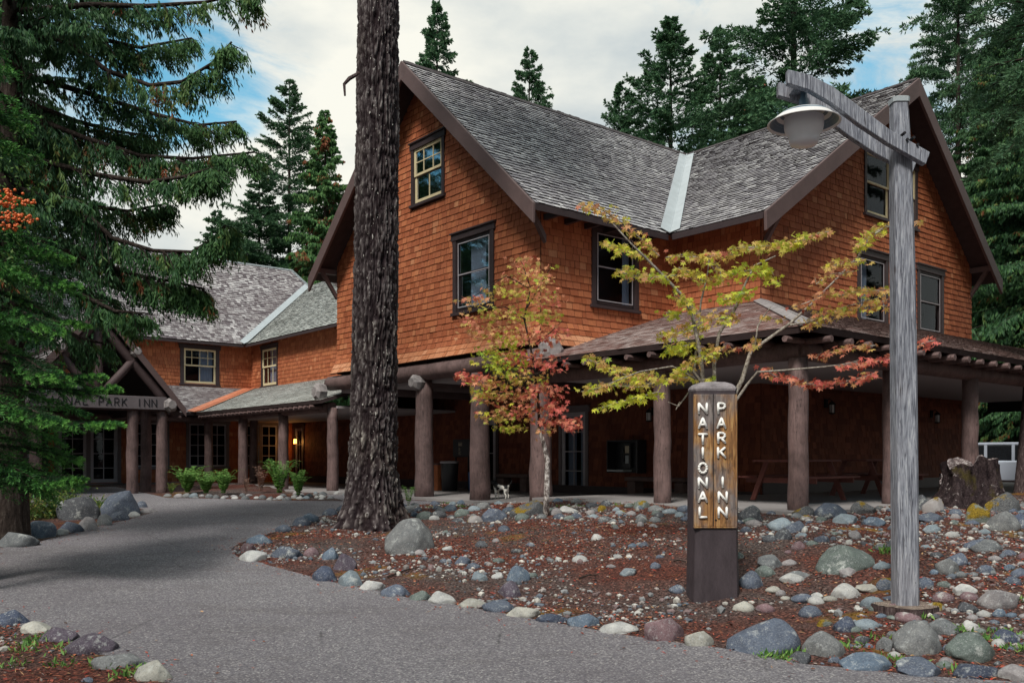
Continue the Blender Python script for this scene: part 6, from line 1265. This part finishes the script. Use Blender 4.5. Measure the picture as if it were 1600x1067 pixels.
# ------------------------------------------------ lamp post
def lamp():
    Y0 = gp(1417, 968).y + .24; X = lambda px, Y=Y0: (px - CX) / FPX * Y; Zp = lambda py, Y=Y0: CAMZ + (HY - py) / FPX * Y
    xb = X(1413.5); zb = gzf(xb, Y0); o = empty('lamp_post', (xb, Y0, zb), 'silvered timber lamp post with curved double arm and hanging enamel lamp', 'street lamp')
    # post: chamfered square timber
    zt = Zp(163); mb = MB(); prof = [(-1, -.72), (-.72, -1), (.72, -1), (1, -.72), (1, .72), (.72, 1), (-.72, 1), (-1, .72)]; vs = []; lv = [(zb - .1, .099, X(1414)), (zb + .4, .098, X(1414)), (zb + 2, .095, X(1412)), (Zp(420), .090, X(1410)), (Zp(260), .080, X(1407)), (zt, .066, X(1404.5))]
    for z, s, cx in lv: vs += [Vector((cx + a * s, Y0 + b * s, z)) for a, b in prof]
    n = 8; mb.add(vs, [(i * n + j, i * n + (j + 1) % n, (i + 1) * n + (j + 1) % n, (i + 1) * n + j) for i in range(len(lv) - 1) for j in range(n)] + [list(range(n))[::-1], [(len(lv) - 1) * n + j for j in range(n)]]); mb.build('post', MAT['silver'], o)
    mb = MB(); vs = []
    for z, s in ((zt + .002, .074), (zt + .045, .077), (zt + .058, .05)): vs += [Vector((X(1404.5) + a * s, Y0 + b * s, z)) for a, b in prof]
    mb.add(vs, [(i * n + j, i * n + (j + 1) % n, (i + 1) * n + (j + 1) % n, (i + 1) * n + j) for i in range(2) for j in range(n)] + [list(range(n))[::-1], [2 * n + j for j in range(n)]]); mb.build('post_cap', MAT['flash'], o)
    # two curved beams clasping the post
    top = [(1229, 111), (1262, 119), (1300, 138), (1345, 172), (1390, 206), (1451, 240)]; bot = [(1229, 133), (1262, 143), (1298, 164), (1340, 196), (1385, 226), (1444, 259)]
    for dy, nm in ((-.135, 'arm_beam'), (.135, 'arm_beam')):
        # same timber on both sides, laid out in the post's own plane
        Yr = Y0 - .135; T = [Vector((X(a, Yr), 0, Zp(b, Yr))) for a, b in top]; B = [Vector((X(a, Yr), 0, Zp(b, Yr))) for a, b in bot]; mb = MB(); vs = []; m = len(T)
        for t, b in zip(T, B): vs += [t + Vector((0, Y0 + dy - .035, 0)), t + Vector((0, Y0 + dy + .035, 0)), b + Vector((0, Y0 + dy + .035, 0)), b + Vector((0, Y0 + dy - .035, 0))]
        mb.add(vs, [(i * 4 + j, i * 4 + (j + 1) % 4, (i + 1) * 4 + (j + 1) % 4, (i + 1) * 4 + j) for i in range(m - 1) for j in range(4)] + [(0, 1, 2, 3), (m * 4 - 1, m * 4 - 2, m * 4 - 3, m * 4 - 4)]); mb.build(nm, MAT['silver'], o, bevel=.006)
    for a, b in ((1400, 219), (1414, 226), (1404, 229), (1420, 237)): MB().tube([(X(a), Y0 - .185, Zp(b)), (X(a), Y0 + .185, Zp(b))], .013, 8).build('bolt', MAT['dark'], o)
    # spacer block at the tip and the cross yoke the lamp hangs from
    MB().box(X(1238), X(1262), Y0 - .14, Y0 + .14, Zp(142), Zp(128)).build('spacer_block', MAT['silver'], o)
    cx = X(1256); mb = MB(); mb.lathe((cx, Y0, 0), [(.0, Zp(140)), (.028, Zp(140)), (.030, Zp(154)), (.042, Zp(156)), (.046, Zp(166)), (.06, Zp(170)), (.06, Zp(173))], 20); mb.build('lamp_stem', MAT['lampblue'], o, smooth=True)
    shade = MB(); R = .32; zt_ = Zp(173); ze = Zp(192.5); shade.lathe((cx, Y0, 0), [(.055, zt_), (.14, zt_ - .008), (.215, zt_ - .032), (.262, zt_ - .070), (.288, zt_ - .104), (R, ze)], 48); shade.build('shade', MAT['lampblue'], o, smooth=True)
    ins = MB(); ins.lathe((cx, Y0, 0), [(R, ze), (R + .002, ze - .008), (R - .006, ze - .008), (.255, ze + .05), (.20, ze + .09), (.08, ze + .105), (0.001, ze + .105)], 48); ins.build('shade_lining', MAT['enamel'], o, smooth=True, fix=False)
    gl = MB(); k = 48; gl.lathe((cx, Y0, 0), [(.175, ze + .04), (.172, Zp(200)), (.160, Zp(208)), (.135, Zp(213)), (.130, Zp(220)), (.118, Zp(226)), (.001, Zp(227.5))], k); gl.build('glass_bowl', MAT['bowl'], o, smooth=True)
MAT['lampblue'] = simple('blue_grey_enamel', (.10, .17, .23), .35, .2, 8, .1, .5); MAT['enamel'] = simple('white_enamel', (.72, .71, .70), .4, .05, 5, .05, .5)
g = G('ribbed_frosted_glass'); MAT['bowl'] = g.fin((.78, .79, .82), .3, .5)
lamp()
def log_slice():
    P = gp(1414, 968); Y0 = P.y + .22; x = (1417 - CX) / FPX * Y0; zb = gzf(x, Y0); mb = MB(); n = 40
    rr = [(.285 + .02 * sin(3 * a) + random.uniform(-.012, .012)) for a in [2 * pi * i / n for i in range(n)]]
    vs = [Vector((x + r * cos(2 * pi * i / n), Y0 + r * .85 * sin(2 * pi * i / n), z)) for z, q in ((zb - .06, 1.0), (zb + .055, 1.0)) for i, r in enumerate(rr)]
    mb.add(vs, [(i, (i + 1) % n, n + (i + 1) % n, n + i) for i in range(n)] + [list(range(n))[::-1]]); o = mb.build('log_slice', MAT['bark'], None, fix=False); tag(o, 'low weathered log slice around the foot of the lamp post', 'log slice')
    g = G('log_rings'); v = g.voro(1, g.tc); sx = g.n('ShaderNodeSeparateXYZ'); g.l(g.tc, sx.inputs[0]); rad = g.math('SQRT', g.math('ADD', g.math('POWER', sx.outputs[0], 2.), g.math('POWER', sx.outputs[1], 2.))); w = g.math('SINE', g.math('MULTIPLY', g.math('ADD', rad, g.math('MULTIPLY', g.noise(6, 3), .03)), 420.)); n2 = g.noise(30, 5, .7)
    c = g.ramp(g.math('ADD', g.math('MULTIPLY', w, .12), n2), [(.3, (.05, .035, .03)), (.55, (.22, .17, .14)), (.8, (.42, .36, .31))]); g.bump(n2, .8, .02); MAT['rings'] = g.fin(c, .9, .2)
    t = MB(); vs = [Vector((x + r * .97 * cos(2 * pi * i / n), Y0 + r * .83 * sin(2 * pi * i / n), zb + .056 + random.uniform(0, .004))) for i, r in enumerate(rr)] + [Vector((x, Y0, zb + .062))]
    t.add(vs, [(i, (i + 1) % n, n) for i in range(n)]); b = t.build('cut_face', MAT['rings'], o)
log_slice()
def stump(cx, top, bot, w, label, hollow, Y=None, seed=1):
    P = gp(cx, bot); Y0 = P.y + .3; x0 = (cx - CX) / FPX * Y0; zb = gzf(x0, Y0); H = (bot - top) / FPX * Y0 * 1.0; R = w * Y0 / FPX / 2; o = empty('tree_stump', (x0, Y0, zb), label, 'stump', None)
    nt, nz = 72, 26; th = np.linspace(0, 2 * pi, nt, endpoint=False); z = np.linspace(-.1, 1, nz); T, Zg = np.meshgrid(th, z); ct, st = np.cos(T), np.sin(T)
    r = R * (.78 + .40 * np.clip(1 - Zg, 0, 1.2) ** 2.2) * (1 + .22 * (vnoise(ct * 2 + seed, st * 2, 0 * ct) - .5) * 2 + .18 * (vnoise(ct * 7 + seed, st * 7, Zg * 2) - .5) * 2 + .05 * (vnoise(ct * 16, st * 16, Zg * 5) - .5))
    tp = H * (1 + .26 * (vnoise(ct * 2.5 + 7 * seed, st * 2.5, 0 * ct) - .5) * 2 * (Zg > .8))
    V = np.stack([r * ct, r * st, Zg * tp], -1).reshape(-1, 3); i, j = np.meshgrid(np.arange(nt), np.arange(nz - 1)); a = (j * nt + i).ravel(); b_ = (j * nt + (i + 1) % nt).ravel()
    link('bark', np_mesh('bark', V, np.stack([a, b_, b_ + nt, a + nt], 1), mats=[MAT['stumpbark']], smooth=True), o)
    rim = V[-nt:]; rings = [rim]
    for q, dz in ((.86, .0), (.6, -.03 if not hollow else -.10), (.3, -.04 if not hollow else -.22), (.02, -.04 if not hollow else -.25)): w_ = rim * [q, q, 1]; w_[:, 2] += dz + RN.normal(0, .012, nt); rings.append(w_)
    V2 = np.concatenate(rings); i, j = np.meshgrid(np.arange(nt), np.arange(4)); a = (j * nt + i).ravel(); b_ = (j * nt + (i + 1) % nt).ravel(); link('sawn_top', np_mesh('sawn_top', V2, np.stack([a, b_, b_ + nt, a + nt], 1), mats=[MAT['stumptop']]), o)
g = G('mossy_stump_bark'); p = g.geo(); n = g.noise(5, 6, .7, v=g.mapv((2.2, 2.2, .8), p)); n2 = g.noise(40, 4, .7, v=p); c = g.ramp(g.math('ADD', g.math('MULTIPLY', n, .6), g.math('MULTIPLY', n2, .4)), [(.38, (.012, .008, .010)), (.5, (.040, .028, .030)), (.62, (.095, .07, .072)), (.74, (.26, .22, .22))]); c = g.mix(g.rng(g.noise(2.3, 4, .6, v=p), .58, .66, 0, .6), c, (.09, .075, .015)); c = g.mix(g.rng(g.noise(6, 5, .7, v=p), .60, .66, 0, .8), c, (.42, .37, .37)); g.bump(g.math('ADD', n, n2), 1, .05); MAT['stumpbark'] = g.fin(c, .95, .1)
g = G('bleached_stump_top'); p = g.geo(); n = g.noise(16, 6, .75, v=p); g.bump(n, 1, .04); MAT['stumptop'] = g.fin(g.ramp(n, [(.38, (.03, .022, .022)), (.52, (.20, .16, .16)), (.62, (.50, .46, .45))]), .95, .1)
stump(1516, 728, 792, 104, 'broad hollow mossy stump with bleached broken top at the right', True, seed=2)
stump(1487, 716, 778, 44, 'taller narrow stump behind the broad hollow one', False, seed=5)

# ------------------------------------------------ things on the porches
def at(px, py, m=None, k=None):
    """point where the pixel ray meets the vertical plane m=const or k=const"""
    d = Vector(((px - CX) / FPX, 1, (HY - py) / FPX)); o = Vector((0, 0, CAMZ)); n, c = (D1, m) if m is not None else (D2, k)
    t = (c - (o - C0).dot(n)) / d.dot(n); return o + d * t
def lantern(P, N, label, lit=False):
    o = empty('wall_lantern', P, label, 'wall lamp', 'wall lanterns on the porches'); U = N.cross(Z); mb = MB(); mb.obox(P, U, Z, N, -.06, .06, .05, .25, 0, .03); mb.tube([P + Z * .2 + N * .02, P + Z * .26 + N * .10, P + Z * .2 + N * .17], .012, 6); mb.build('bracket', MAT['dark'], o)
    c = P + N * .17; mb = MB(); mb.lathe(c, [(.001, .20), (.03, .19), (.09, .12), (.095, .11)], 10); mb.lathe(c, [(.075, -.08), (.078, -.10), (.001, -.12)], 10)
    for i in range(6): a = i * pi / 3; q = c + Vector((cos(a) * .07, sin(a) * .07, 0)); mb.tube([q + Z * .11, q - Z * .09], .006, 4)
    mb.build('cage', MAT['dark'], o); g = MB(); g.lathe(c, [(.06, .11), (.06, -.08)], 12); g.build('glass', MAT['lampglass_lit' if lit else 'lampglass'], o)
    if lit:
        l = bpy.data.lights.new('lantern_bulb', 'POINT'); l.energy = 6; l.color = (1, .42, .10); l.shadow_soft_size = .05; lo = bpy.data.objects.new('lantern_bulb', l); COL.objects.link(lo); lo.parent = o; lo.location = N * .26 + Z * -.02
def emis(name, c, s):
    g = G(name); g.p.inputs['Emission Color'].default_value = (*c, 1); g.p.inputs['Emission Strength'].default_value = s; return g.fin(c, .5, .3)
MAT['lampglass_lit'] = emis('lit_amber_glass', (1, .42, .08), 4.0); MAT['lampglass'] = simple('unlit_lamp_glass', (.5, .5, .5), .3, .2, 9, .1, .5)
lantern(at(467, 690, k=4.24) , -D2, 'glowing amber lantern on the wall of the left porch', True); lantern(at(1290, 640, m=2.53), D1, 'unlit black lantern right of the corner post'); lantern(at(1455, 655, m=2.53), D1, 'dim unlit lantern right of the lamp post'); lantern(at(1021, 652, k=4.24), -D2, 'small unlit lantern beside the telephone'); 
def payphone():
    a = at(962, 738, k=4.22); b = at(1010, 687, k=4.22); P = (a + b) / 2; w = (b - a).dot(D1); h = b.z - a.z; o = empty('public_telephone', Vector((P.x, P.y, a.z)), 'black wall telephone booth hung on the shingled wall', 'telephone'); N = -D2
    mb = MB(); O = Vector((P.x, P.y, a.z)); U = D1; mb.obox(O, U, Z, N, -w / 2, -w / 2 + .03, 0, h, 0, .34); mb.obox(O, U, Z, N, w / 2 - .03, w / 2, 0, h, 0, .34); mb.obox(O, U, Z, N, -w / 2 + .03, w / 2 - .03, h - .04, h, 0, .34); mb.obox(O, U, Z, N, -w / 2 + .03, w / 2 - .03, .0, h - .04, 0, .02); mb.build('hood', MAT['black'], o, bevel=.008)
    MB().obox(O, U, Z, N, -.15, .10, .12, h - .08, .02, .13).build('phone_body', MAT['black'], o, bevel=.01); MB().obox(O, U, Z, N, -.07, .06, .50, .68, .13, .137).build('notice', MAT['paper'], o); MB().obox(O, U, Z, N, -.06, .05, .24, .44, .13, .139).build('keypad', MAT['flash'], o)
    mb = MB(); mb.tube([O + U * -.12 + Z * .62 + N * .16, O + U * -.12 + Z * .45 + N * .19, O + U * -.12 + Z * .28 + N * .16], [.03, .018, .03], 8); mb.build('handset', MAT['black'], o); MB().obox(O, U, Z, N, -w / 2 + .04, .08, .03, .08, .05, .36).build('shelf', MAT['flash'], o)
MAT['black'] = simple('black_plastic', (.016, .017, .022), .4, .2, 9, .05, .5); MAT['paper'] = simple('yellowed_notice', (.5, .44, .32), .8, .15, 20)
payphone()
def cans():
    P = at(722, 776, k=2.9); P.z = .585; o = empty('notice_board', P, 'black menu board standing above the bin between two porch columns', 'notice board'); a, b = at(711, 0, k=2.9), at(736, 0, k=2.9); w = (b - a).dot(D1); N = -D2
    MB().obox(P, D1, Z, N, -w / 2, w / 2, .98, 1.50, .0, .05).build('board_face', MAT['black'], o, bevel=.01); mb = MB(); [mb.obox(P, D1, Z, N, s * w * .4 - .02, s * w * .4 + .02, 0, 1.0, -.02, .02) for s in (-1, 1)]; mb.build('post', MAT['black'], o)
    mb = MB(); F = lambda x0, x1, z0, z1: mb.obox(P, D1, Z, N, x0, x1, z0, z1, .05, .056)
    F(-.10, .06, 1.40, 1.405); F(-.10, .06, 1.30, 1.305); F(-.10, -.095, 1.3, 1.4); F(.055, .06, 1.3, 1.4); [F(-.08, .04, z, z + .012) for z in (1.365, 1.34, 1.32)]; [F(-.1, -.1 + .05 + .1 * random.random(), z, z + .01) for z in (1.24, 1.21, 1.17, 1.13, 1.09, 1.05)]; mb.build('printed_lines', MAT['paper'], o)
    P2 = P - D2 * .45; P2.z = .585; o = empty('litter_bin', P2, 'dark bin with a pale rim in front of the menu board', 'bin'); mb = MB(); mb.lathe(P2, [(.001, 0), (.22, 0), (.26, .82), (.25, .84)], 20); mb.build('body', MAT['black'], o, smooth=True); mb = MB(); mb.lathe(P2, [(.255, .80), (.275, .81), (.275, .85), (.24, .86), (.001, .87)], 20); mb.build('rim', MAT['greysash'], o, smooth=True)
    P3 = at(741, 778, k=2.6); P3.z = .585; o = MB(); o.lathe(P3, [(.001, 0), (.15, 0), (.17, .55), (.16, .57), (.001, .56)], 18); o = o.build('recycling_bin', MAT['bluep'], None, smooth=True, loc=P3); tag(o, 'small blue recycling tub tucked behind the second porch column', 'recycling bin')
    P4 = at(686, 778, k=2.6); P4.z = .585; o = empty('planter_box', P4, 'low shingled box beside the first visible porch column', 'box'); MB().obox(P4, D1, D2, Z, -.28, .28, -.25, .25, 0, .75).build('body', MAT['wall'], o, bevel=.01); MB().obox(P4, D1, D2, Z, -.31, .31, -.28, .28, .75, .79).build('top', MAT['barge'], o, bevel=.005)
MAT['bluep'] = simple('blue_plastic', (.03, .10, .25), .5, .1)
cans()
def bench(m0, m1, k, z, label):
    o = empty('log_bench', bp((m0 + m1) / 2, k, z), label, 'bench', 'log benches along the lodge wall'); mb = MB(); mb.obox(bp(0, 0), D1, D2, Z, m0, m1, k - .2, k + .2, z + .40, z + .50); mb.build('seat', MAT['logbench'], o, bevel=.02)
    for m in (m0 + .2, m1 - .2): MB().obox(bp(0, 0), D1, D2, Z, m - .13, m + .13, k - .17, k + .17, z, z + .395).build('leg', MAT['logbench'], o, bevel=.02)
MAT['logbench'] = simple('worn_bench_timber', (.12, .08, .075), .75, .3, 5, .4)
bench(-6.0, -4.6, 3.7, .585, 'log bench behind the small dog'); bench(-1.0, .9, 3.8, .585, 'log bench below the telephone beside the porch post')
def dog():
    P = at(783, 781, k=.7); P.z = .585; me = bpy.data.meshes.new('dog'); bm = bmesh.new(); sk = bm.verts.layers.skin.verify(); E = []; U = -D1 * .9 - D2 * .2; U.normalize(); S = U.cross(Z)
    def v(x, y, z, r): q = bm.verts.new(P + U * x + S * y + Z * z); q[sk].radius = (r, r); return q
    hip = v(-.17, 0, .27, .062); mid = v(-.03, 0, .265, .062); ch = v(.12, 0, .27, .075); nk = v(.19, 0, .35, .045); hd = v(.235, 0, .41, .05); mz = v(.29, 0, .395, .032); ns = v(.335, 0, .385, .022)
    t1 = v(-.22, 0, .31, .02); t2 = v(-.29, 0, .37, .015); t3 = v(-.33, 0, .44, .01)
    for a, b in ((hip, mid), (mid, ch), (ch, nk), (nk, hd), (hd, mz), (mz, ns), (hip, t1), (t1, t2), (t2, t3)): bm.edges.new((a, b))
    for s in (-1, 1):
        a = v(.13, s * .045, .19, .032); b = v(.12, s * .048, .10, .020); c = v(.13, s * .048, .018, .019); d = v(.155, s * .048, .014, .017); [bm.edges.new(q) for q in ((ch, a), (a, b), (b, c), (c, d))]
        a = v(-.17, s * .045, .19, .04); b = v(-.14, s * .048, .14, .026); c = v(-.19, s * .048, .085, .018); d = v(-.18, s * .048, .018, .018); e = v(-.155, s * .048, .014, .017); [bm.edges.new(q) for q in ((hip, a), (a, b), (b, c), (c, d), (d, e))]
        e1 = v(.22, s * .045, .435, .018); e2 = v(.225, s * .06, .395, .013); bm.edges.new((hd, e1)); bm.edges.new((e1, e2))
    bm.to_mesh(me); bm.free(); o = link('dog', me); o.data.vertices; mo = o.modifiers.new('s', 'SKIN'); 
    me.skin_vertices[0].data[0].use_root = True
    m2 = o.modifiers.new('u', 'SUBSURF'); m2.levels = 2; m2.render_levels = 2
    dg = bpy.context.evaluated_depsgraph_get(); ne = bpy.data.meshes.new_from_object(o.evaluated_get(dg)); bpy.data.objects.remove(o); ne.name = 'dog'
    for q in ne.vertices: q.co -= P
    ne.materials.clear(); g = G('black_white_coat'); n = g.noise(4.2, 2); sx = g.n('ShaderNodeSeparateXYZ'); g.l(g.tc, sx.inputs[0]); f = g.math('ADD', n, g.math('MULTIPLY', g.math('SUBTRACT', sx.outputs[2], .24), 1.6)); ne.materials.append(g.fin(g.ramp(f, [(.47, (.72, .70, .66)), (.52, (.02, .02, .022))]), .8, .2)); ne.polygons.foreach_set('use_smooth', [True] * len(ne.polygons))
    tag(link('dog', ne, None, P), 'small black and white dog standing on the porch between two columns', 'dog')
dog()
def picnic(m, k, z, label):
    o = empty('picnic_table', bp(m, k, z), label, 'picnic table', 'picnic tables on the right porch'); W = lambda a0, a1, b0, b1, c0, c1: MB().obox(bp(m, k, z), D1, D2, Z, a0, a1, b0, b1, c0, c1)
    for i in range(5): W(-.37 + i * .15, -.23 + i * .15, -.9, .9, .72, .76).build('table_plank', MAT['redwood'], o, bevel=.004)
    for s in (-1, 1):
        for q in (0, 1): W(s * .62 - .14 + q * .145, s * .62 - .005 + q * .145, -.9, .9, .42, .46).build('bench_plank', MAT['redwood'], o, bevel=.004)
    for b in (-.62, .62):
        for s in (-1, 1):
            O = bp(m, k + b, z); MB().prism([O + D1 * s * .22 + Z * .72, O + D1 * s * .32 + Z * .72, O + D1 * s * .62 + Z * 0, O + D1 * s * .52], D2 * .045).build('leg', MAT['redwood'], o)
        MB().obox(bp(m, k + b, z), D1, D2, Z, -.74, .74, .05, .09, .33, .42).build('brace', MAT['redwood'], o)
MAT['redwood'] = simple('red_brown_stained_planks', (.12, .038, .03), .6, .25, 5, .3)
picnic(4.7, 2.3, .77, 'red brown picnic table left of the lamp post on the right porch'); picnic(4.6, 5.2, .77, 'second picnic table dim behind the lamp post')
# parked car beyond the far end of the porch
def car():
    P = at(1560, 735, k=22.5); s = -1; P = Vector((P.x + .1, P.y, gzf(P.x, P.y))); U = D1.copy(); W = D2.copy(); o = empty('parked_car', P, 'white sport utility vehicle parked beyond the right end of the porch', 'car')
    side = [(-2.3, .35), (-2.3, .85), (-2.2, 1.02), (-1.3, 1.12), (-.75, 1.70), (-.4, 1.80), (1.7, 1.78), (2.15, 1.2), (2.25, 1.05), (2.3, .35)]
    b = MB(); lo = [(a, z) for a, z in side if z <= 1.2]; b.prism([P + U * a + Z * z - W * .9 for a, z in [(-2.3, .35), (-2.3, .85), (-2.2, 1.0), (-1.3, 1.1), (2.2, 1.1), (2.3, .9), (2.3, .35)]], W * 1.8); b.build('body', MAT['carwhite'], o, bevel=.05)
    g = MB(); g.prism([P + U * a + Z * z - W * .82 for a, z in [(-1.3, 1.1), (-.72, 1.66), (1.75, 1.66), (2.12, 1.1)]], W * 1.64); g.build('windows', MAT['carglass'], o, bevel=.02)
    r = MB(); r.prism([P + U * a + Z * z - W * .8 for a, z in [(-.72, 1.662), (-.45, 1.76), (1.65, 1.76), (1.78, 1.662)]], W * 1.6); r.build('roof', MAT['carwhite'], o, bevel=.02)
    [MB().obox(P, U, W, Z, a - .05, a + .05, sd_ * .83 - .02, sd_ * .83 + .02, 1.1, 1.67).build('pillar', MAT['carwhite'], o) for a in (-.2, .75, 1.6) for sd_ in (-1, 1)]
    for a in (-1.45, 1.45):
        for sd_ in (-1, 1):
            c = P + U * a + Z * .36 + W * sd_ * .80; t = MB(); t.tube([c - W * .12, c + W * .12], .36, 22); wo = t.build('wheel', MAT['black'], o); h = MB(); h.tube([c - W * .13, c + W * .13], .2, 16); h.build('rim', MAT['flash'], wo)
    for sd_ in (-.62, .62): MB().obox(P, U, W, Z, -2.33, -2.28, sd_ - .18, sd_ + .18, .72, .86).build('headlight', MAT['enamel'], o)
MAT['carwhite'] = simple('white_car_paint', (.42, .46, .54), .25, .03, 2, 0, .6); MAT['carglass'] = simple('dark_car_glass', (.015, .017, .02), .08, .1, 2, 0, .6)
car()
# rowan berries hanging at the left edge
def rowan():
    Y0 = 9.6; b = Vector(((-60 - CX) / FPX * Y0, Y0, gzf(-5.9, Y0))); o = empty('rowan_tree', b, 'mountain ash with clusters of orange red berries reaching in at the left edge', 'rowan'); mb = MB(); mb.tube([b - Z * .1, b + Vector((.05, 0, 1.6)), b + Vector((.1, 0, 3.2)), pxd(-20, 300, Y0)], [.06, .05, .035, .02], 8); 
    for q in ((8, 300), (30, 325), (20, 350)): mb.tube([pxd(-25, 310, Y0), pxd(-5, q[1] - 8, Y0 - .1), pxd(*q, Y0 - .15)], [.012, .008, .004], 5)
    mb.build('trunk', MAT['bark2'], o)
    bm = bmesh.new(); bmesh.ops.create_icosphere(bm, subdivisions=1, radius=1); V0 = np.array([v.co[:] for v in bm.verts]); F0 = np.array([[v.index for v in f.verts] for f in bm.faces]); bm.free(); r = np.random.default_rng(3)
    cen = [(14, 298), (30, 318), (44, 316), (12, 320), (22, 336), (6, 340), (36, 338), (24, 352), (8, 355), (46, 342), (16, 308), (2, 316)]; C = np.concatenate([np.stack([(r.normal(x, 5, 12) - CX) / FPX * (Y0 - .2), r.normal(Y0 - .2, .04, 12), CAMZ + (HY - r.normal(y, 3.6, 12)) / FPX * (Y0 - .2)], 1) for x, y in cen]) - np.array(b); n = len(C)
    V = (V0[None] * r.uniform(.013, .02, (n, 1, 1)) + C[:, None]).reshape(-1, 3); F = ((np.arange(n) * len(V0))[:, None, None] + F0[None]).reshape(-1, 3); f = link('berries', np_mesh('berries', V, None, F, mats=[MAT['berry']], smooth=True), o); f['kind'] = 'stuff'
    m = 900; c = r.normal(0, 1, (m, 3)) * [.35, .25, .5] + np.array(pxd(-30, 330, Y0)) - np.array(b); link('foliage', blades_mesh('foliage', c, unit(r.normal(size=(m, 3)) - [0, 0, .3]), r.uniform(.04, .08, m), r.uniform(.008, .014, m), r.random(m) * .6, MAT['shrub']), o)
MAT['berry'] = simple('orange_berry', (.62, .13, .03), .35, .3, 20, 0, .5)
rowan()
